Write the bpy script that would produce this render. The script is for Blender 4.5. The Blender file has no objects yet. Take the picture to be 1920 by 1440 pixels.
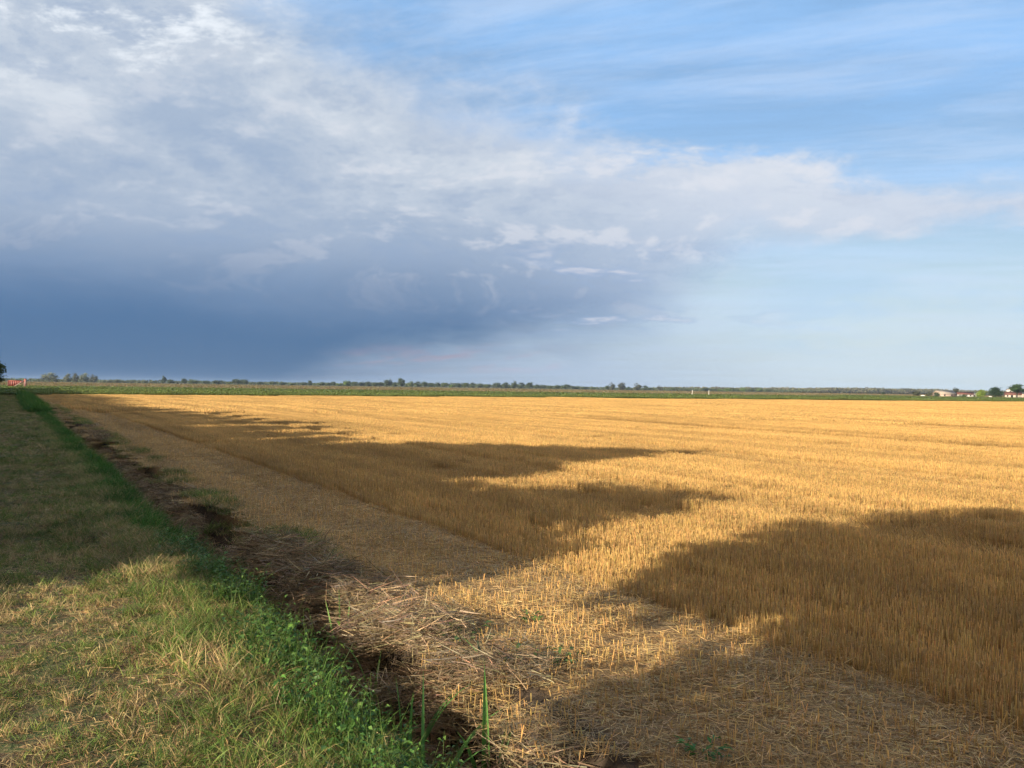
import bpy, bmesh, math, random
import numpy as np
from mathutils import Vector, Matrix

scene = bpy.context.scene
R_ = math.radians

# ------------------------------------------------------------------ camera
YAW, PITCH, ROLL, EYE = R_(28.0), math.atan(6 / 1768), R_(0.86), 1.9
F0 = Vector((math.sin(YAW), math.cos(YAW), 0)); R0 = Vector((math.cos(YAW), -math.sin(YAW), 0)); Z0 = Vector((0, 0, 1))
Fw = F0 * math.cos(PITCH) + Z0 * math.sin(PITCH)
U0 = Z0 * math.cos(PITCH) - F0 * math.sin(PITCH)
Rt = R0 * math.cos(ROLL) + U0 * math.sin(ROLL)
Up = U0 * math.cos(ROLL) - R0 * math.sin(ROLL)
cam_data = bpy.data.cameras.new('camera')
cam_data.sensor_width = 36.0
cam_data.lens = 36.0 * 1768 / 1920
cam_data.clip_start = 0.05
cam_data.clip_end = 60000
cam = bpy.data.objects.new('camera', cam_data)
scene.collection.objects.link(cam)
m = Matrix((Rt, Up, -Fw)).transposed().to_4x4()
m.translation = (0, 0, EYE)
cam.matrix_world = m
scene.camera = cam

# ------------------------------------------------------------------ render look
EXPO = 1.0                                  # the photograph is exposed for the shade
vs = scene.view_settings
vs.view_transform = 'Standard'; vs.look = 'None'; vs.gamma = 1.0; vs.exposure = EXPO
try: vs.use_curve_mapping = False
except Exception: pass
cy = scene.cycles
cy.max_bounces = 5; cy.diffuse_bounces = 3; cy.glossy_bounces = 2; cy.transmission_bounces = 3
cy.transparent_max_bounces = 4; cy.volume_bounces = 1
cy.caustics_reflective = False; cy.caustics_refractive = False
cy.use_denoising = True
cy.use_adaptive_sampling = True; cy.adaptive_threshold = 0.02; cy.adaptive_min_samples = 12

# ------------------------------------------------------------------ sun
SUN_EL, SUN_A = R_(18.0), R_(14.0)          # light travels towards +X, turned SUN_A towards +Y
Ldir = Vector((math.cos(SUN_EL) * math.cos(SUN_A), math.cos(SUN_EL) * math.sin(SUN_A), -math.sin(SUN_EL)))
sd = bpy.data.lights.new('sun', 'SUN')
sd.energy = 5.0; sd.angle = R_(0.53); sd.color = (1.0, 0.89, 0.73)
sun = bpy.data.objects.new('sun', sd)
sun.rotation_euler = Ldir.to_track_quat('-Z', 'Y').to_euler()
sun.location = (-40, -15, 40)
scene.collection.objects.link(sun)

# ------------------------------------------------------------------ node expression helper
class X:
    """one scalar or vector socket of a node tree, with operators that add Math nodes"""
    def __init__(s, t, sock): s.t, s.s = t, sock
    def _m(s, op, *a, clamp=False):
        n = s.t.nodes.new('ShaderNodeMath'); n.operation = op; n.use_clamp = clamp
        for i, v in enumerate((s,) + a):
            if isinstance(v, X): s.t.links.new(v.s, n.inputs[i])
            else: n.inputs[i].default_value = v
        return X(s.t, n.outputs[0])
    def __add__(s, o): return s._m('ADD', o)
    __radd__ = __add__
    def __sub__(s, o): return s._m('SUBTRACT', o)
    def __rsub__(s, o): return (s * -1.0) + o
    def __mul__(s, o): return s._m('MULTIPLY', o)
    __rmul__ = __mul__
    def __truediv__(s, o): return s._m('DIVIDE', o)
    def clamp(s): return s._m('ADD', 0.0, clamp=True)
    def pow(s, p): return s._m('POWER', p)
    def max(s, p): return s._m('MAXIMUM', p)
    def min(s, p): return s._m('MINIMUM', p)
    def step(s, a, b, lo=0.0, hi=1.0, kind='SMOOTHSTEP'):
        n = s.t.nodes.new('ShaderNodeMapRange'); n.interpolation_type = kind
        s.t.links.new(s.s, n.inputs['Value'])
        for k, v in (('From Min', a), ('From Max', b), ('To Min', lo), ('To Max', hi)):
            if isinstance(v, X): s.t.links.new(v.s, n.inputs[k])
            else: n.inputs[k].default_value = v
        return X(s.t, n.outputs[0])
    def curve(s, pts, lo, hi, vlo, vhi):
        """piecewise smooth curve through pts [(x, y)], x in lo..hi, y in vlo..vhi"""
        x = ((s - lo) / (hi - lo)).clamp()
        n = s.t.nodes.new('ShaderNodeFloatCurve'); c = n.mapping.curves[0]
        P = [((a - lo) / (hi - lo), (b - vlo) / (vhi - vlo)) for a, b in pts]
        c.points[0].location = P[0]; c.points[1].location = P[-1]
        for p in P[1:-1]: c.points.new(*p)
        n.mapping.update()
        s.t.links.new(x.s, n.inputs['Value'])
        return X(s.t, n.outputs[0]) * (vhi - vlo) + vlo
def xyz(t, a, b, c):
    n = t.nodes.new('ShaderNodeCombineXYZ')
    for i, v in enumerate((a, b, c)):
        if isinstance(v, X): t.links.new(v.s, n.inputs[i])
        else: n.inputs[i].default_value = v
    return X(t, n.outputs[0])
def split(t, v):
    n = t.nodes.new('ShaderNodeSeparateXYZ'); t.links.new(v.s, n.inputs[0])
    return [X(t, o) for o in n.outputs]
def noise(t, vec, scale, detail=4.0, rough=0.55, distort=0.0, lac=2.0, color=False):
    n = t.nodes.new('ShaderNodeTexNoise'); n.noise_dimensions = '3D'
    if vec is not None: t.links.new(vec.s, n.inputs['Vector'])
    n.inputs['Scale'].default_value = scale; n.inputs['Detail'].default_value = detail
    n.inputs['Roughness'].default_value = rough; n.inputs['Distortion'].default_value = distort
    n.inputs['Lacunarity'].default_value = lac
    return X(t, n.outputs['Color' if color else 'Fac'])
def mixc(t, fac, a, b, mode='MIX'):
    n = t.nodes.new('ShaderNodeMix'); n.data_type = 'RGBA'; n.blend_type = mode; n.clamp_factor = True
    for i, v in ((0, fac), (6, a), (7, b)):
        if isinstance(v, X): t.links.new(v.s, n.inputs[i])
        elif i == 0: n.inputs[0].default_value = v
        else: n.inputs[i].default_value = (*v, 1.0)
    return X(t, n.outputs[2])
def lin(r, g, b):
    def f(c):
        c /= 255.0
        return c / 12.92 if c <= 0.04045 else ((c + 0.055) / 1.055) ** 2.4
    return (f(r), f(g), f(b))

# ------------------------------------------------------------------ sky: Nishita air, a high veil and one storm deck
SKY_K = 0.10
world = bpy.data.worlds.new('World'); scene.world = world; world.use_nodes = True
world.cycles.sampling_method = 'MANUAL'; world.cycles.sample_map_resolution = 256
wt = world.node_tree; wt.nodes.clear()
def build_sky(t):
    out = t.nodes.new('ShaderNodeOutputWorld'); bg = t.nodes.new('ShaderNodeBackground')
    bg.inputs['Strength'].default_value = SKY_K
    t.links.new(bg.outputs[0], out.inputs[0])
    sk = t.nodes.new('ShaderNodeTexSky'); sk.sky_type = 'NISHITA'; sk.sun_disc = False
    sk.sun_elevation = SUN_EL; sk.sun_rotation = math.atan2(-Ldir.x, -Ldir.y)
    sk.air_density = 1.0; sk.dust_density = 0.8; sk.ozone_density = 1.6; sk.altitude = 0
    air = X(t, sk.outputs[0])
    tc = t.nodes.new('ShaderNodeTexCoord')
    d = X(t, tc.outputs['Generated'])
    dx, dy, dz = split(t, d)
    fwd = dx * F0.x + dy * F0.y
    rgt = dx * R0.x + dy * R0.y
    az = rgt._m('ARCTAN2', fwd)                     # compass angle from the field's middle, right positive
    el = dz._m('ARCSINE')
    dzc = dz.max(0.0)
    # plan position on a cloud layer seen from below (flat layer, bent down a little at the horizon)
    k = dzc + 0.10
    qx, qy = rgt / k, fwd / k
    q = xyz(t, qx, qy, 0.0)
    w = noise(t, q, 0.55, 3, 0.5, color=True)
    wx, wy, _ = split(t, w)
    qw = xyz(t, qx + (wx - 0.5) * 1.1, qy + (wy - 0.5) * 1.1, 0.0)
    n_big = noise(t, qw, 0.55, 6, 0.55)
    n_mid = noise(t, xyz(t, qx * 0.8 + (wy - 0.5) * 0.6, qy * 1.3, 3.1), 1.1, 8, 0.62)
    # billows: in (azimuth, elevation), stretched sideways
    b = xyz(t, az * 6.0 + (wx - 0.5) * 0.9, el * 13.0 + (wy - 0.5) * 0.9, 1.7)
    bill = noise(t, b, 1.05, 8, 0.58)
    b2 = xyz(t, az * 6.0 + (wx - 0.5) * 0.9 + 0.05, el * 13.0 + (wy - 0.5) * 0.9 - 0.20, 1.7)
    bill2 = noise(t, b2, 1.05, 6, 0.58)
    fine = noise(t, b, 4.0, 8, 0.68)
    fine2 = noise(t, b2, 4.0, 5, 0.62)
    relief = (bill - bill2) + (fine - fine2) * 0.35
    AL, AH = -1.6, 1.0
    top = az.curve([(-1.6, 0.05), (-1.25, 0.60), (-0.9, 0.98), (-0.503, 0.75), (-0.32, 0.435), (-0.20, 0.370), (-0.061, 0.315), (0.075, 0.262), (0.293, 0.230), (0.40, 0.208), (0.495, 0.197), (0.60, 0.186), (1.0, 0.10)], AL, AH, 0, 1)
    bot = az.curve([(-1.6, -0.06), (-0.30, -0.06), (-0.22, -0.010), (-0.15, 0.022), (-0.05, 0.032), (0.03, 0.040), (0.134, 0.062), (0.20, 0.104), (0.258, 0.142), (0.38, 0.156), (0.495, 0.164), (0.60, 0.164), (1.0, 0.115)], AL, AH, -0.1, 0.9)
    e1 = top - el + ((bill - 0.5) * 0.12 + (fine - 0.5) * 0.07 + (n_big - 0.5) * 0.09) * az.step(0.22, 0.46, 1.0, 0.5) + az.step(0.36, 0.46, 0.0, 0.006)
    e2 = el - bot + (bill - 0.5) * az.step(-0.2, 0.2, 0.03, 0.08) + (fine - 0.5) * 0.02 + az.step(0.36, 0.46, 0.0, 0.006)
    m_top = e1.step(az.step(0.0, 0.16, -0.050, -0.010), az.step(0.0, 0.16, 0.075, 0.022))
    soft = az.curve([(-1.6, 0.03), (-0.3, 0.06), (-0.15, 0.050), (0.0, 0.055), (0.09, 0.08), (0.18, 0.085), (0.30, 0.030), (0.45, 0.018), (1.0, 0.018)], AL, AH, 0, 0.2)
    m_bot = e2.step(soft * -0.45, soft * 0.8)
    deck = (m_top * m_bot).clamp()
    # clear holes in the upper left, where the deck breaks up
    hole = (n_mid * 0.55 + bill * 0.25 + fine * 0.2).step(0.505, 0.56) * el.step(0.25, 0.33) * az.step(-0.20, -0.34)
    # how deep under the storm: low and to the left
    dline = az.curve([(-1.6, 0.05), (-1.2, 0.10), (-0.5, 0.098), (-0.2, 0.086), (-0.05, 0.078), (0.05, 0.072), (0.16, 0.046), (0.3, -0.02), (1.0, -0.05)], AL, AH, -0.1, 0.2)
    dark = (dline - el + (bill - 0.5) * 0.05 + (n_big - 0.5) * 0.04).step(-0.085, 0.045)
    lowdeck = (el + (n_big - 0.5) * 0.10).step(0.10, 0.30)         # grey lower deck to pale upper deck
    grey = mixc(t, lowdeck, lin(158, 177, 203), lin(194, 206, 222))
    grey = mixc(t, az.step(-0.1, 0.32), grey, lin(192, 207, 228))
    sh = (bill * 0.50 + n_mid * 0.28 + fine * 0.22)
    up = el.step(0.12, 0.26)
    grey = mixc(t, sh.step(0.46, 0.60) * 0.72 * up, grey, lin(221, 228, 237))
    grey = mixc(t, sh.step(0.50, 0.37) * 0.58, grey, lin(150, 173, 203))
    grey = mixc(t, relief.step(0.02, 0.14) * 0.36 * az.step(-0.35, 0.15, 0.6, 1.5), grey, lin(228, 230, 238))
    grey = mixc(t, relief.step(-0.02, -0.14) * 0.32, grey, lin(154, 175, 205))
    rim = (e1.step(0.11, 0.0) * e1.step(-0.03, 0.03)) * az.step(-0.25, 0.0)
    grey = mixc(t, rim * 0.50, grey, lin(226, 231, 242))
    grey = mixc(t, hole * 0.9, grey, lin(240, 247, 255))
    storm = mixc(t, (el + (n_big - 0.5) * 0.05).step(0.0, 0.10), lin(93, 123, 159), lin(88, 122, 163))
    storm = mixc(t, n_big.step(0.50, 0.66) * el.step(0.05, 0.12) * 0.40, storm, lin(116, 145, 182))
    storm = mixc(t, az.step(-0.08, 0.24) * 0.72, storm, lin(138, 166, 204))
    cloud = mixc(t, dark, grey, storm)
    # the open sky: Nishita plus a thin high veil, milkier towards the horizon
    cir = noise(t, xyz(t, qx * 0.55 + (wx - 0.5) * 0.8, qy * 1.6 + qx * 0.35, 7.7), 1.5, 7, 0.62)
    veil = (cir.step(0.34, 0.70) * 0.42 + 0.50)
    hz = el.step(0.17, 0.0)
    air_k = mixc(t, 1.0, air, (SKY_K, SKY_K, SKY_K), 'MULTIPLY')
    veil_c = mixc(t, el.step(0.04, 0.30), lin(208, 230, 247), lin(156, 203, 255))
    toward = dx * -Ldir.x + dy * -Ldir.y + dz * -Ldir.z          # veil brighter sunward: warm glow added out of view to warm the shadows
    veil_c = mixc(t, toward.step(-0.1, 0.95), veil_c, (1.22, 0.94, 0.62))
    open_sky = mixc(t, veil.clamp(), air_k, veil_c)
    wisp = noise(t, xyz(t, qx * 0.9 + (wy - 0.5) * 1.4, qy * 2.6 + qx * 0.9 + (wx - 0.5) * 1.2, 2.2), 1.3, 7, 0.68)
    open_sky = mixc(t, wisp.step(0.42, 0.74) * 0.48, open_sky, mixc(t, toward.step(-0.1, 0.95), lin(206, 225, 252), (1.05, 0.9, 0.7)))  # wisps take the same added warm glow on the sun's side
    open_sky = mixc(t, hz * 0.75, open_sky, mixc(t, az.step(0.02, 0.36), mixc(t, az.step(-0.22, 0.08), lin(114, 138, 174), lin(166, 185, 212)), lin(208, 224, 236)))
    blu = (n_big + (fine - 0.5) * 0.3).step(0.62, 0.42) * el.step(0.02, 0.06) * el.step(0.15, 0.10) * az.step(0.2, 0.32)
    open_sky = mixc(t, blu * 0.4, open_sky, lin(176, 212, 246))
    # pink far cumulus low under the deck
    pk = noise(t, xyz(t, az * 16.0, el * 90.0 - az * 8.0, 5.0), 1.0, 6, 0.6)
    pink = (pk + (bill - 0.5) * 0.3).step(0.46, 0.64) * el.step(0.012, 0.024) * el.step(0.050, 0.034) * az.step(-0.24, -0.14) * az.step(0.12, -0.02)
    open_sky = mixc(t, pink * 0.5, open_sky, lin(196, 172, 186))
    # loose low scraps right of the storm
    sc_n = noise(t, xyz(t, az * 8.0 + (wx - 0.5) * 0.5, el * 34.0 + (wy - 0.5) * 0.5, 9.3), 1.35, 8, 0.6)
    sc_m = sc_n.step(0.50, 0.62) * az.step(-0.03, 0.05) * az.step(0.33, 0.16) * el.step(0.045, 0.07) * el.step(0.165, 0.13)
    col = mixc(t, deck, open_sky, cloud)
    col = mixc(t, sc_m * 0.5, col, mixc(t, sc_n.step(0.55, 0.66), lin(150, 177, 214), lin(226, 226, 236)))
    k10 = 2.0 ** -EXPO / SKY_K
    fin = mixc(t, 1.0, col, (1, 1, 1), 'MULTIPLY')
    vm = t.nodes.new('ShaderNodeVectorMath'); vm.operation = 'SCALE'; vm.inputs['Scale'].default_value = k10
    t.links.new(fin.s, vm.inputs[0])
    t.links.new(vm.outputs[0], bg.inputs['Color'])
build_sky(wt)

# ------------------------------------------------------------------ mesh, noise and placing helpers
rng = np.random.default_rng(7)
SC = scene.collection
def vn(x, y, seed=0):
    """smooth value noise, 0..1, for arrays"""
    x = np.asarray(x, float); y = np.asarray(y, float)
    x, y = np.broadcast_arrays(x, y)
    xi = np.floor(x); yi = np.floor(y); fx = x - xi; fy = y - yi
    fx = fx * fx * (3 - 2 * fx); fy = fy * fy * (3 - 2 * fy)
    def h(a, b):
        s = np.sin(a * 127.1 + b * 311.7 + seed * 74.7) * 43758.5453
        return s - np.floor(s)
    a, b, c, d = h(xi, yi), h(xi + 1, yi), h(xi, yi + 1), h(xi + 1, yi + 1)
    return (a * (1 - fx) + b * fx) * (1 - fy) + (c * (1 - fx) + d * fx) * fy
def sst(x, a, b):
    t = np.clip((np.asarray(x, float) - a) / (b - a), 0, 1)
    return t * t * (3 - 2 * t)
def tz(x, y):
    """height of the ground: path, ditch, field"""
    x = np.asarray(x, float); y = np.asarray(y, float)
    far = 1 - sst(y, 150, 230)
    w1 = (vn(y * 0.35, 0, 1) - .5) * 0.22; w2 = (vn(y * 0.9, 0, 2) - .5) * 0.34 + (vn(y * 0.3, 0, 5) - .5) * 0.2
    d = sst(x, 1.55 + w1, 2.12 + w1 * .5) * (1 - sst(x, 2.44 + w2 * .6, 2.96 + w2))
    near = np.exp(-((x - 3) / 14) ** 2 - (y / 60) ** 2)
    bump = (vn(x * 3.1, y * 3.1, 3) - .5) * 0.035 + (vn(x * .7, y * .7, 4) - .5) * 0.07
    hump = 0.07 * np.exp(-((x - 1.25 - w1) / .35) ** 2)
    return -0.70 * d * far + bump * near + hump * far * near
def in_view(x, y, margin=R_(7), near=3.0):
    a = np.arctan2(x * R0.x + y * R0.y, x * F0.x + y * F0.y)
    return (np.abs(a) < R_(28.5) + margin) | (np.hypot(x, y) < near)

def make_mesh(name, verts, faces, col=None, mat=None, smooth=False):
    """faces: list of int arrays (n,3) or (n,4)"""
    me = bpy.data.meshes.new(name)
    verts = np.asarray(verts, np.float32).reshape(-1, 3)
    faces = [np.asarray(f, np.int32) for f in (faces if isinstance(faces, list) else [faces]) if len(f)]
    idx = np.concatenate([f.ravel() for f in faces])
    tot = np.concatenate([np.full(len(f), f.shape[1], np.int32) for f in faces])
    st = np.concatenate([[0], np.cumsum(tot)[:-1]]).astype(np.int32)
    me.vertices.add(len(verts)); me.vertices.foreach_set('co', verts.ravel())
    me.loops.add(len(idx)); me.loops.foreach_set('vertex_index', idx)
    me.polygons.add(len(tot)); me.polygons.foreach_set('loop_start', st); me.polygons.foreach_set('loop_total', tot)
    if smooth: me.polygons.foreach_set('use_smooth', np.ones(len(tot), bool))
    if col is not None:
        a = me.color_attributes.new('col', 'FLOAT_COLOR', 'POINT')
        c = np.ones((len(verts), 4), np.float32); c[:, :3] = np.asarray(col, np.float32)
        a.data.foreach_set('color', c.ravel())
    me.update(calc_edges=True)
    if mat: me.materials.append(mat)
    return me
class Soup:
    """collects vectorised pieces into one mesh"""
    def __init__(s): s.v, s.c, s.f3, s.f4, s.n = [], [], [], [], 0
    def add(s, v, c, f3=None, f4=None):
        v = np.asarray(v, float).reshape(-1, 3)
        s.v.append(v); s.c.append(np.broadcast_to(np.asarray(c, float), v.shape))
        if f3 is not None and len(f3): s.f3.append(np.asarray(f3) + s.n)
        if f4 is not None and len(f4): s.f4.append(np.asarray(f4) + s.n)
        s.n += len(v)
    def mesh(s, name, mat=None, smooth=False):
        fs = []
        if s.f3: fs.append(np.concatenate(s.f3))
        if s.f4: fs.append(np.concatenate(s.f4))
        return make_mesh(name, np.concatenate(s.v), fs, np.concatenate(s.c), mat, smooth)
def unit(v): return v / np.maximum(np.linalg.norm(v, axis=-1, keepdims=True), 1e-9)
def blades(soup, base, d0, L, W, bend, col, seg=3, tipcol=None, grav=1.0, side=None, r=rng):
    """tapered ribbons; base (n,3), d0 start direction, L length, W width, bend droop, col (n,3)"""
    n = len(base); base = np.asarray(base, float); d0 = unit(np.asarray(d0, float))
    L = np.broadcast_to(L, n).astype(float); W = np.broadcast_to(W, n).astype(float); bend = np.broadcast_to(bend, n).astype(float)
    hz = d0.copy(); hz[:, 2] = 0; ang = r.uniform(0, 2 * np.pi, n)
    rnd = np.stack([np.cos(ang), np.sin(ang), np.zeros(n)], 1)
    hz = unit(hz + rnd * 0.25)
    if side is None: side = unit(np.cross(d0, rnd) + 1e-6)
    col = np.broadcast_to(col, (n, 3)); tipcol = col if tipcol is None else np.broadcast_to(tipcol, (n, 3))
    rows = []; cols = []
    p = base.copy(); d = d0.copy()
    for i in range(seg + 1):
        t = i / seg
        w = W * (1 - t ** 1.8) * 0.5
        c = col * (1 - t) + tipcol * t
        if i < seg:
            rows += [p - side * w[:, None], p + side * w[:, None]]; cols += [c, c]
        else:
            rows += [p]; cols += [c]
        p = p + d * (L / seg)[:, None]
        d = unit(d + (hz * bend[:, None] - np.array([0, 0, 1.]) * (bend * grav)[:, None]) / seg)
    V = np.stack(rows, 1); Cc = np.stack(cols, 1); k = 2 * seg + 1
    o = np.arange(n) * k
    f4 = np.concatenate([np.stack([o + 2 * i, o + 2 * i + 1, o + 2 * i + 3, o + 2 * i + 2], 1) for i in range(seg - 1)]) if seg > 1 else None
    f3 = np.stack([o + 2 * seg - 2, o + 2 * seg - 1, o + 2 * seg], 1)
    soup.add(V.reshape(-1, 3), Cc.reshape(-1, 3), f3, f4)
def stalks(soup, base, top, r0, r1, col, topcol):
    """three-sided cut stems"""
    n = len(base); vs_, cs_ = [], []
    a0 = rng.uniform(0, 2 * np.pi, n)
    for k in range(3):
        a = a0 + k * 2 * np.pi / 3
        o = np.stack([np.cos(a), np.sin(a), np.zeros(n)], 1)
        vs_ += [base + o * np.reshape(r0, (-1, 1)), top + o * np.reshape(r1, (-1, 1))]; cs_ += [np.broadcast_to(col, (n, 3)), np.broadcast_to(topcol, (n, 3))]
    V = np.stack(vs_, 1); Cc = np.stack(cs_, 1); o = np.arange(n) * 6
    f4 = np.concatenate([np.stack([o + 2 * k, o + (2 * k + 2) % 6, o + (2 * k + 3) % 6, o + 2 * k + 1], 1) for k in range(3)])
    f3 = np.stack([o + 1, o + 3, o + 5], 1)
    soup.add(V.reshape(-1, 3), Cc.reshape(-1, 3), f3, f4)
def leaves(soup, pos, nrm, dirv, L, W, col, fold=0.25):
    """small pointed leaves, four triangles each, folded along the midrib"""
    n = len(pos); nrm = unit(nrm); dirv = unit(dirv - nrm * np.sum(dirv * nrm, 1, keepdims=True)); sd_ = np.cross(nrm, dirv)
    L = np.reshape(np.broadcast_to(L, n), (-1, 1)); W = np.reshape(np.broadcast_to(W, n), (-1, 1))
    b = pos; tip = pos + dirv * L - nrm * L * 0.15; m_ = pos + dirv * L * 0.45
    l = m_ + sd_ * W * .5 + nrm * W * fold; r = m_ - sd_ * W * .5 + nrm * W * fold
    V = np.stack([b, l, tip, r, m_], 1); o = np.arange(n) * 5
    f3 = np.concatenate([np.stack([o, o + 4, o + 1], 1), np.stack([o + 4, o + 2, o + 1], 1), np.stack([o, o + 3, o + 4], 1), np.stack([o + 4, o + 3, o + 2], 1)])
    soup.add(V.reshape(-1, 3), np.repeat(np.broadcast_to(col, (n, 3)), 5, 0), f3)
def tube(soup, pts, rad, col, sides=7):
    pts = np.asarray(pts, float); n = len(pts); rad = np.broadcast_to(rad, n)
    d = np.gradient(pts, axis=0); d = unit(d)
    ref = np.array([0.31, 0.95, 0.1]); a = unit(np.cross(d, ref)); b = np.cross(d, a)
    th = np.arange(sides) * 2 * np.pi / sides
    V = pts[:, None] + (a[:, None] * np.cos(th)[None, :, None] + b[:, None] * np.sin(th)[None, :, None]) * rad[:, None, None]
    i, j = np.meshgrid(np.arange(n - 1), np.arange(sides), indexing='ij'); i = i.ravel(); j = j.ravel(); j2 = (j + 1) % sides
    f4 = np.stack([i * sides + j, i * sides + j2, (i + 1) * sides + j2, (i + 1) * sides + j], 1)
    soup.add(V.reshape(-1, 3), col, None, f4)
def jit(col, n, amt=0.18, hue=0.06, r=rng):
    c = np.asarray(col, float)[None] * (1 + r.normal(0, amt, (n, 1))) * (1 + r.normal(0, hue, (n, 3)))
    return np.clip(c, 0.004, 0.95)

def put(name, me, parent=None, loc=(0, 0, 0), rz=0.0, scale=None, label=None, cat=None, group=None, kind=None):
    o = bpy.data.objects.new(name, me); SC.objects.link(o)
    if parent is not None: o.parent = parent
    o.location = loc; o.rotation_euler = (0, 0, rz)
    if scale is not None: o.scale = scale
    if label: o['label'] = label
    if cat: o['category'] = cat
    if group: o['group'] = group
    if kind: o['kind'] = kind
    return o

def scatter(name, tiles, P, rz, scl, idx, label, cat):
    """one stuff object: tile meshes instanced on points"""
    n = len(P)
    me = bpy.data.meshes.new(name + '_points')
    me.vertices.add(n); me.vertices.foreach_set('co', np.asarray(P, np.float32).ravel())
    rot = np.zeros((n, 3), np.float32); rot[:, 2] = rz
    a = me.attributes.new('rot', 'FLOAT_VECTOR', 'POINT'); a.data.foreach_set('vector', rot.ravel())
    a = me.attributes.new('scl', 'FLOAT_VECTOR', 'POINT'); a.data.foreach_set('vector', np.asarray(scl, np.float32).ravel())
    a = me.attributes.new('idx', 'INT', 'POINT'); a.data.foreach_set('value', np.asarray(idx, np.int32))
    coll = bpy.data.collections.new(name + '_tiles')
    for i, tm in enumerate(tiles):
        coll.objects.link(bpy.data.objects.new('%s_tile_%02d' % (name, i), tm))
    ng = bpy.data.node_groups.new(name + '_scatter', 'GeometryNodeTree')
    ng.interface.new_socket('Geometry', in_out='INPUT', socket_type='NodeSocketGeometry')
    ng.interface.new_socket('Geometry', in_out='OUTPUT', socket_type='NodeSocketGeometry')
    N = ng.nodes.new; K = ng.links.new
    gi, go = N('NodeGroupInput'), N('NodeGroupOutput')
    ci = N('GeometryNodeCollectionInfo'); ci.inputs['Collection'].default_value = coll
    ci.inputs['Separate Children'].default_value = True; ci.inputs['Reset Children'].default_value = True
    ip = N('GeometryNodeInstanceOnPoints'); ip.inputs['Pick Instance'].default_value = True
    def attr(nm, ty):
        q = N('GeometryNodeInputNamedAttribute'); q.data_type = ty; q.inputs['Name'].default_value = nm
        return q.outputs['Attribute']
    K(gi.outputs[0], ip.inputs['Points']); K(ci.outputs[0], ip.inputs['Instance'])
    K(attr('idx', 'INT'), ip.inputs['Instance Index'])
    er = N('FunctionNodeEulerToRotation'); K(attr('rot', 'FLOAT_VECTOR'), er.inputs[0]); K(er.outputs[0], ip.inputs['Rotation'])
    K(attr('scl', 'FLOAT_VECTOR'), ip.inputs['Scale']); K(ip.outputs[0], go.inputs[0])
    o = put(name, me, label=label, cat=cat, kind='stuff')
    md = o.modifiers.new('scatter', 'NODES'); md.node_group = ng
    return o
def grid_points(x0, x1, y0, y1, step, jitter=0.35, keep=None, margin=R_(7)):
    gx = np.arange(x0, x1, step); gy = np.arange(y0, y1, step)
    x, y = [a.ravel() for a in np.meshgrid(gx, gy)]
    x = x + rng.uniform(-jitter, jitter, len(x)) * step; y = y + rng.uniform(-jitter, jitter, len(y)) * step
    k = in_view(x, y, margin)
    if keep is not None: k &= keep(x, y)
    return x[k], y[k]

# ------------------------------------------------------------------ materials
MATS = {}
def new_mat(name):
    m_ = bpy.data.materials.new(name); m_.use_nodes = True; t = m_.node_tree; t.nodes.clear()
    MATS[name] = m_
    return m_, t
def finish(t, color, rough=0.8, spec=0.25, transl=0.0, bump=None, bump_d=0.02, bump_s=0.6, metal=0.0):
    out = t.nodes.new('ShaderNodeOutputMaterial'); p = t.nodes.new('ShaderNodeBsdfPrincipled')
    if isinstance(color, X): t.links.new(color.s, p.inputs['Base Color'])
    else: p.inputs['Base Color'].default_value = (*color, 1)
    if isinstance(rough, X): t.links.new(rough.s, p.inputs['Roughness'])
    else: p.inputs['Roughness'].default_value = rough
    p.inputs['Specular IOR Level'].default_value = spec; p.inputs['Metallic'].default_value = metal
    if bump is not None:
        b = t.nodes.new('ShaderNodeBump'); b.inputs['Strength'].default_value = bump_s; b.inputs['Distance'].default_value = bump_d
        t.links.new(bump.s, b.inputs['Height']); t.links.new(b.outputs[0], p.inputs['Normal'])
    if transl > 0:
        tr = t.nodes.new('ShaderNodeBsdfTranslucent'); mx = t.nodes.new('ShaderNodeMixShader'); mx.inputs[0].default_value = transl
        if isinstance(color, X): t.links.new(color.s, tr.inputs['Color'])
        else: tr.inputs['Color'].default_value = (*color, 1)
        t.links.new(p.outputs[0], mx.inputs[1]); t.links.new(tr.outputs[0], mx.inputs[2]); t.links.new(mx.outputs[0], out.inputs[0])
    else: t.links.new(p.outputs[0], out.inputs[0])
def wpos(t):
    g = t.nodes.new('ShaderNodeNewGeometry'); return X(t, g.outputs['Position'])
def opos(t):
    g = t.nodes.new('ShaderNodeTexCoord'); return X(t, g.outputs['Object'])
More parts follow.
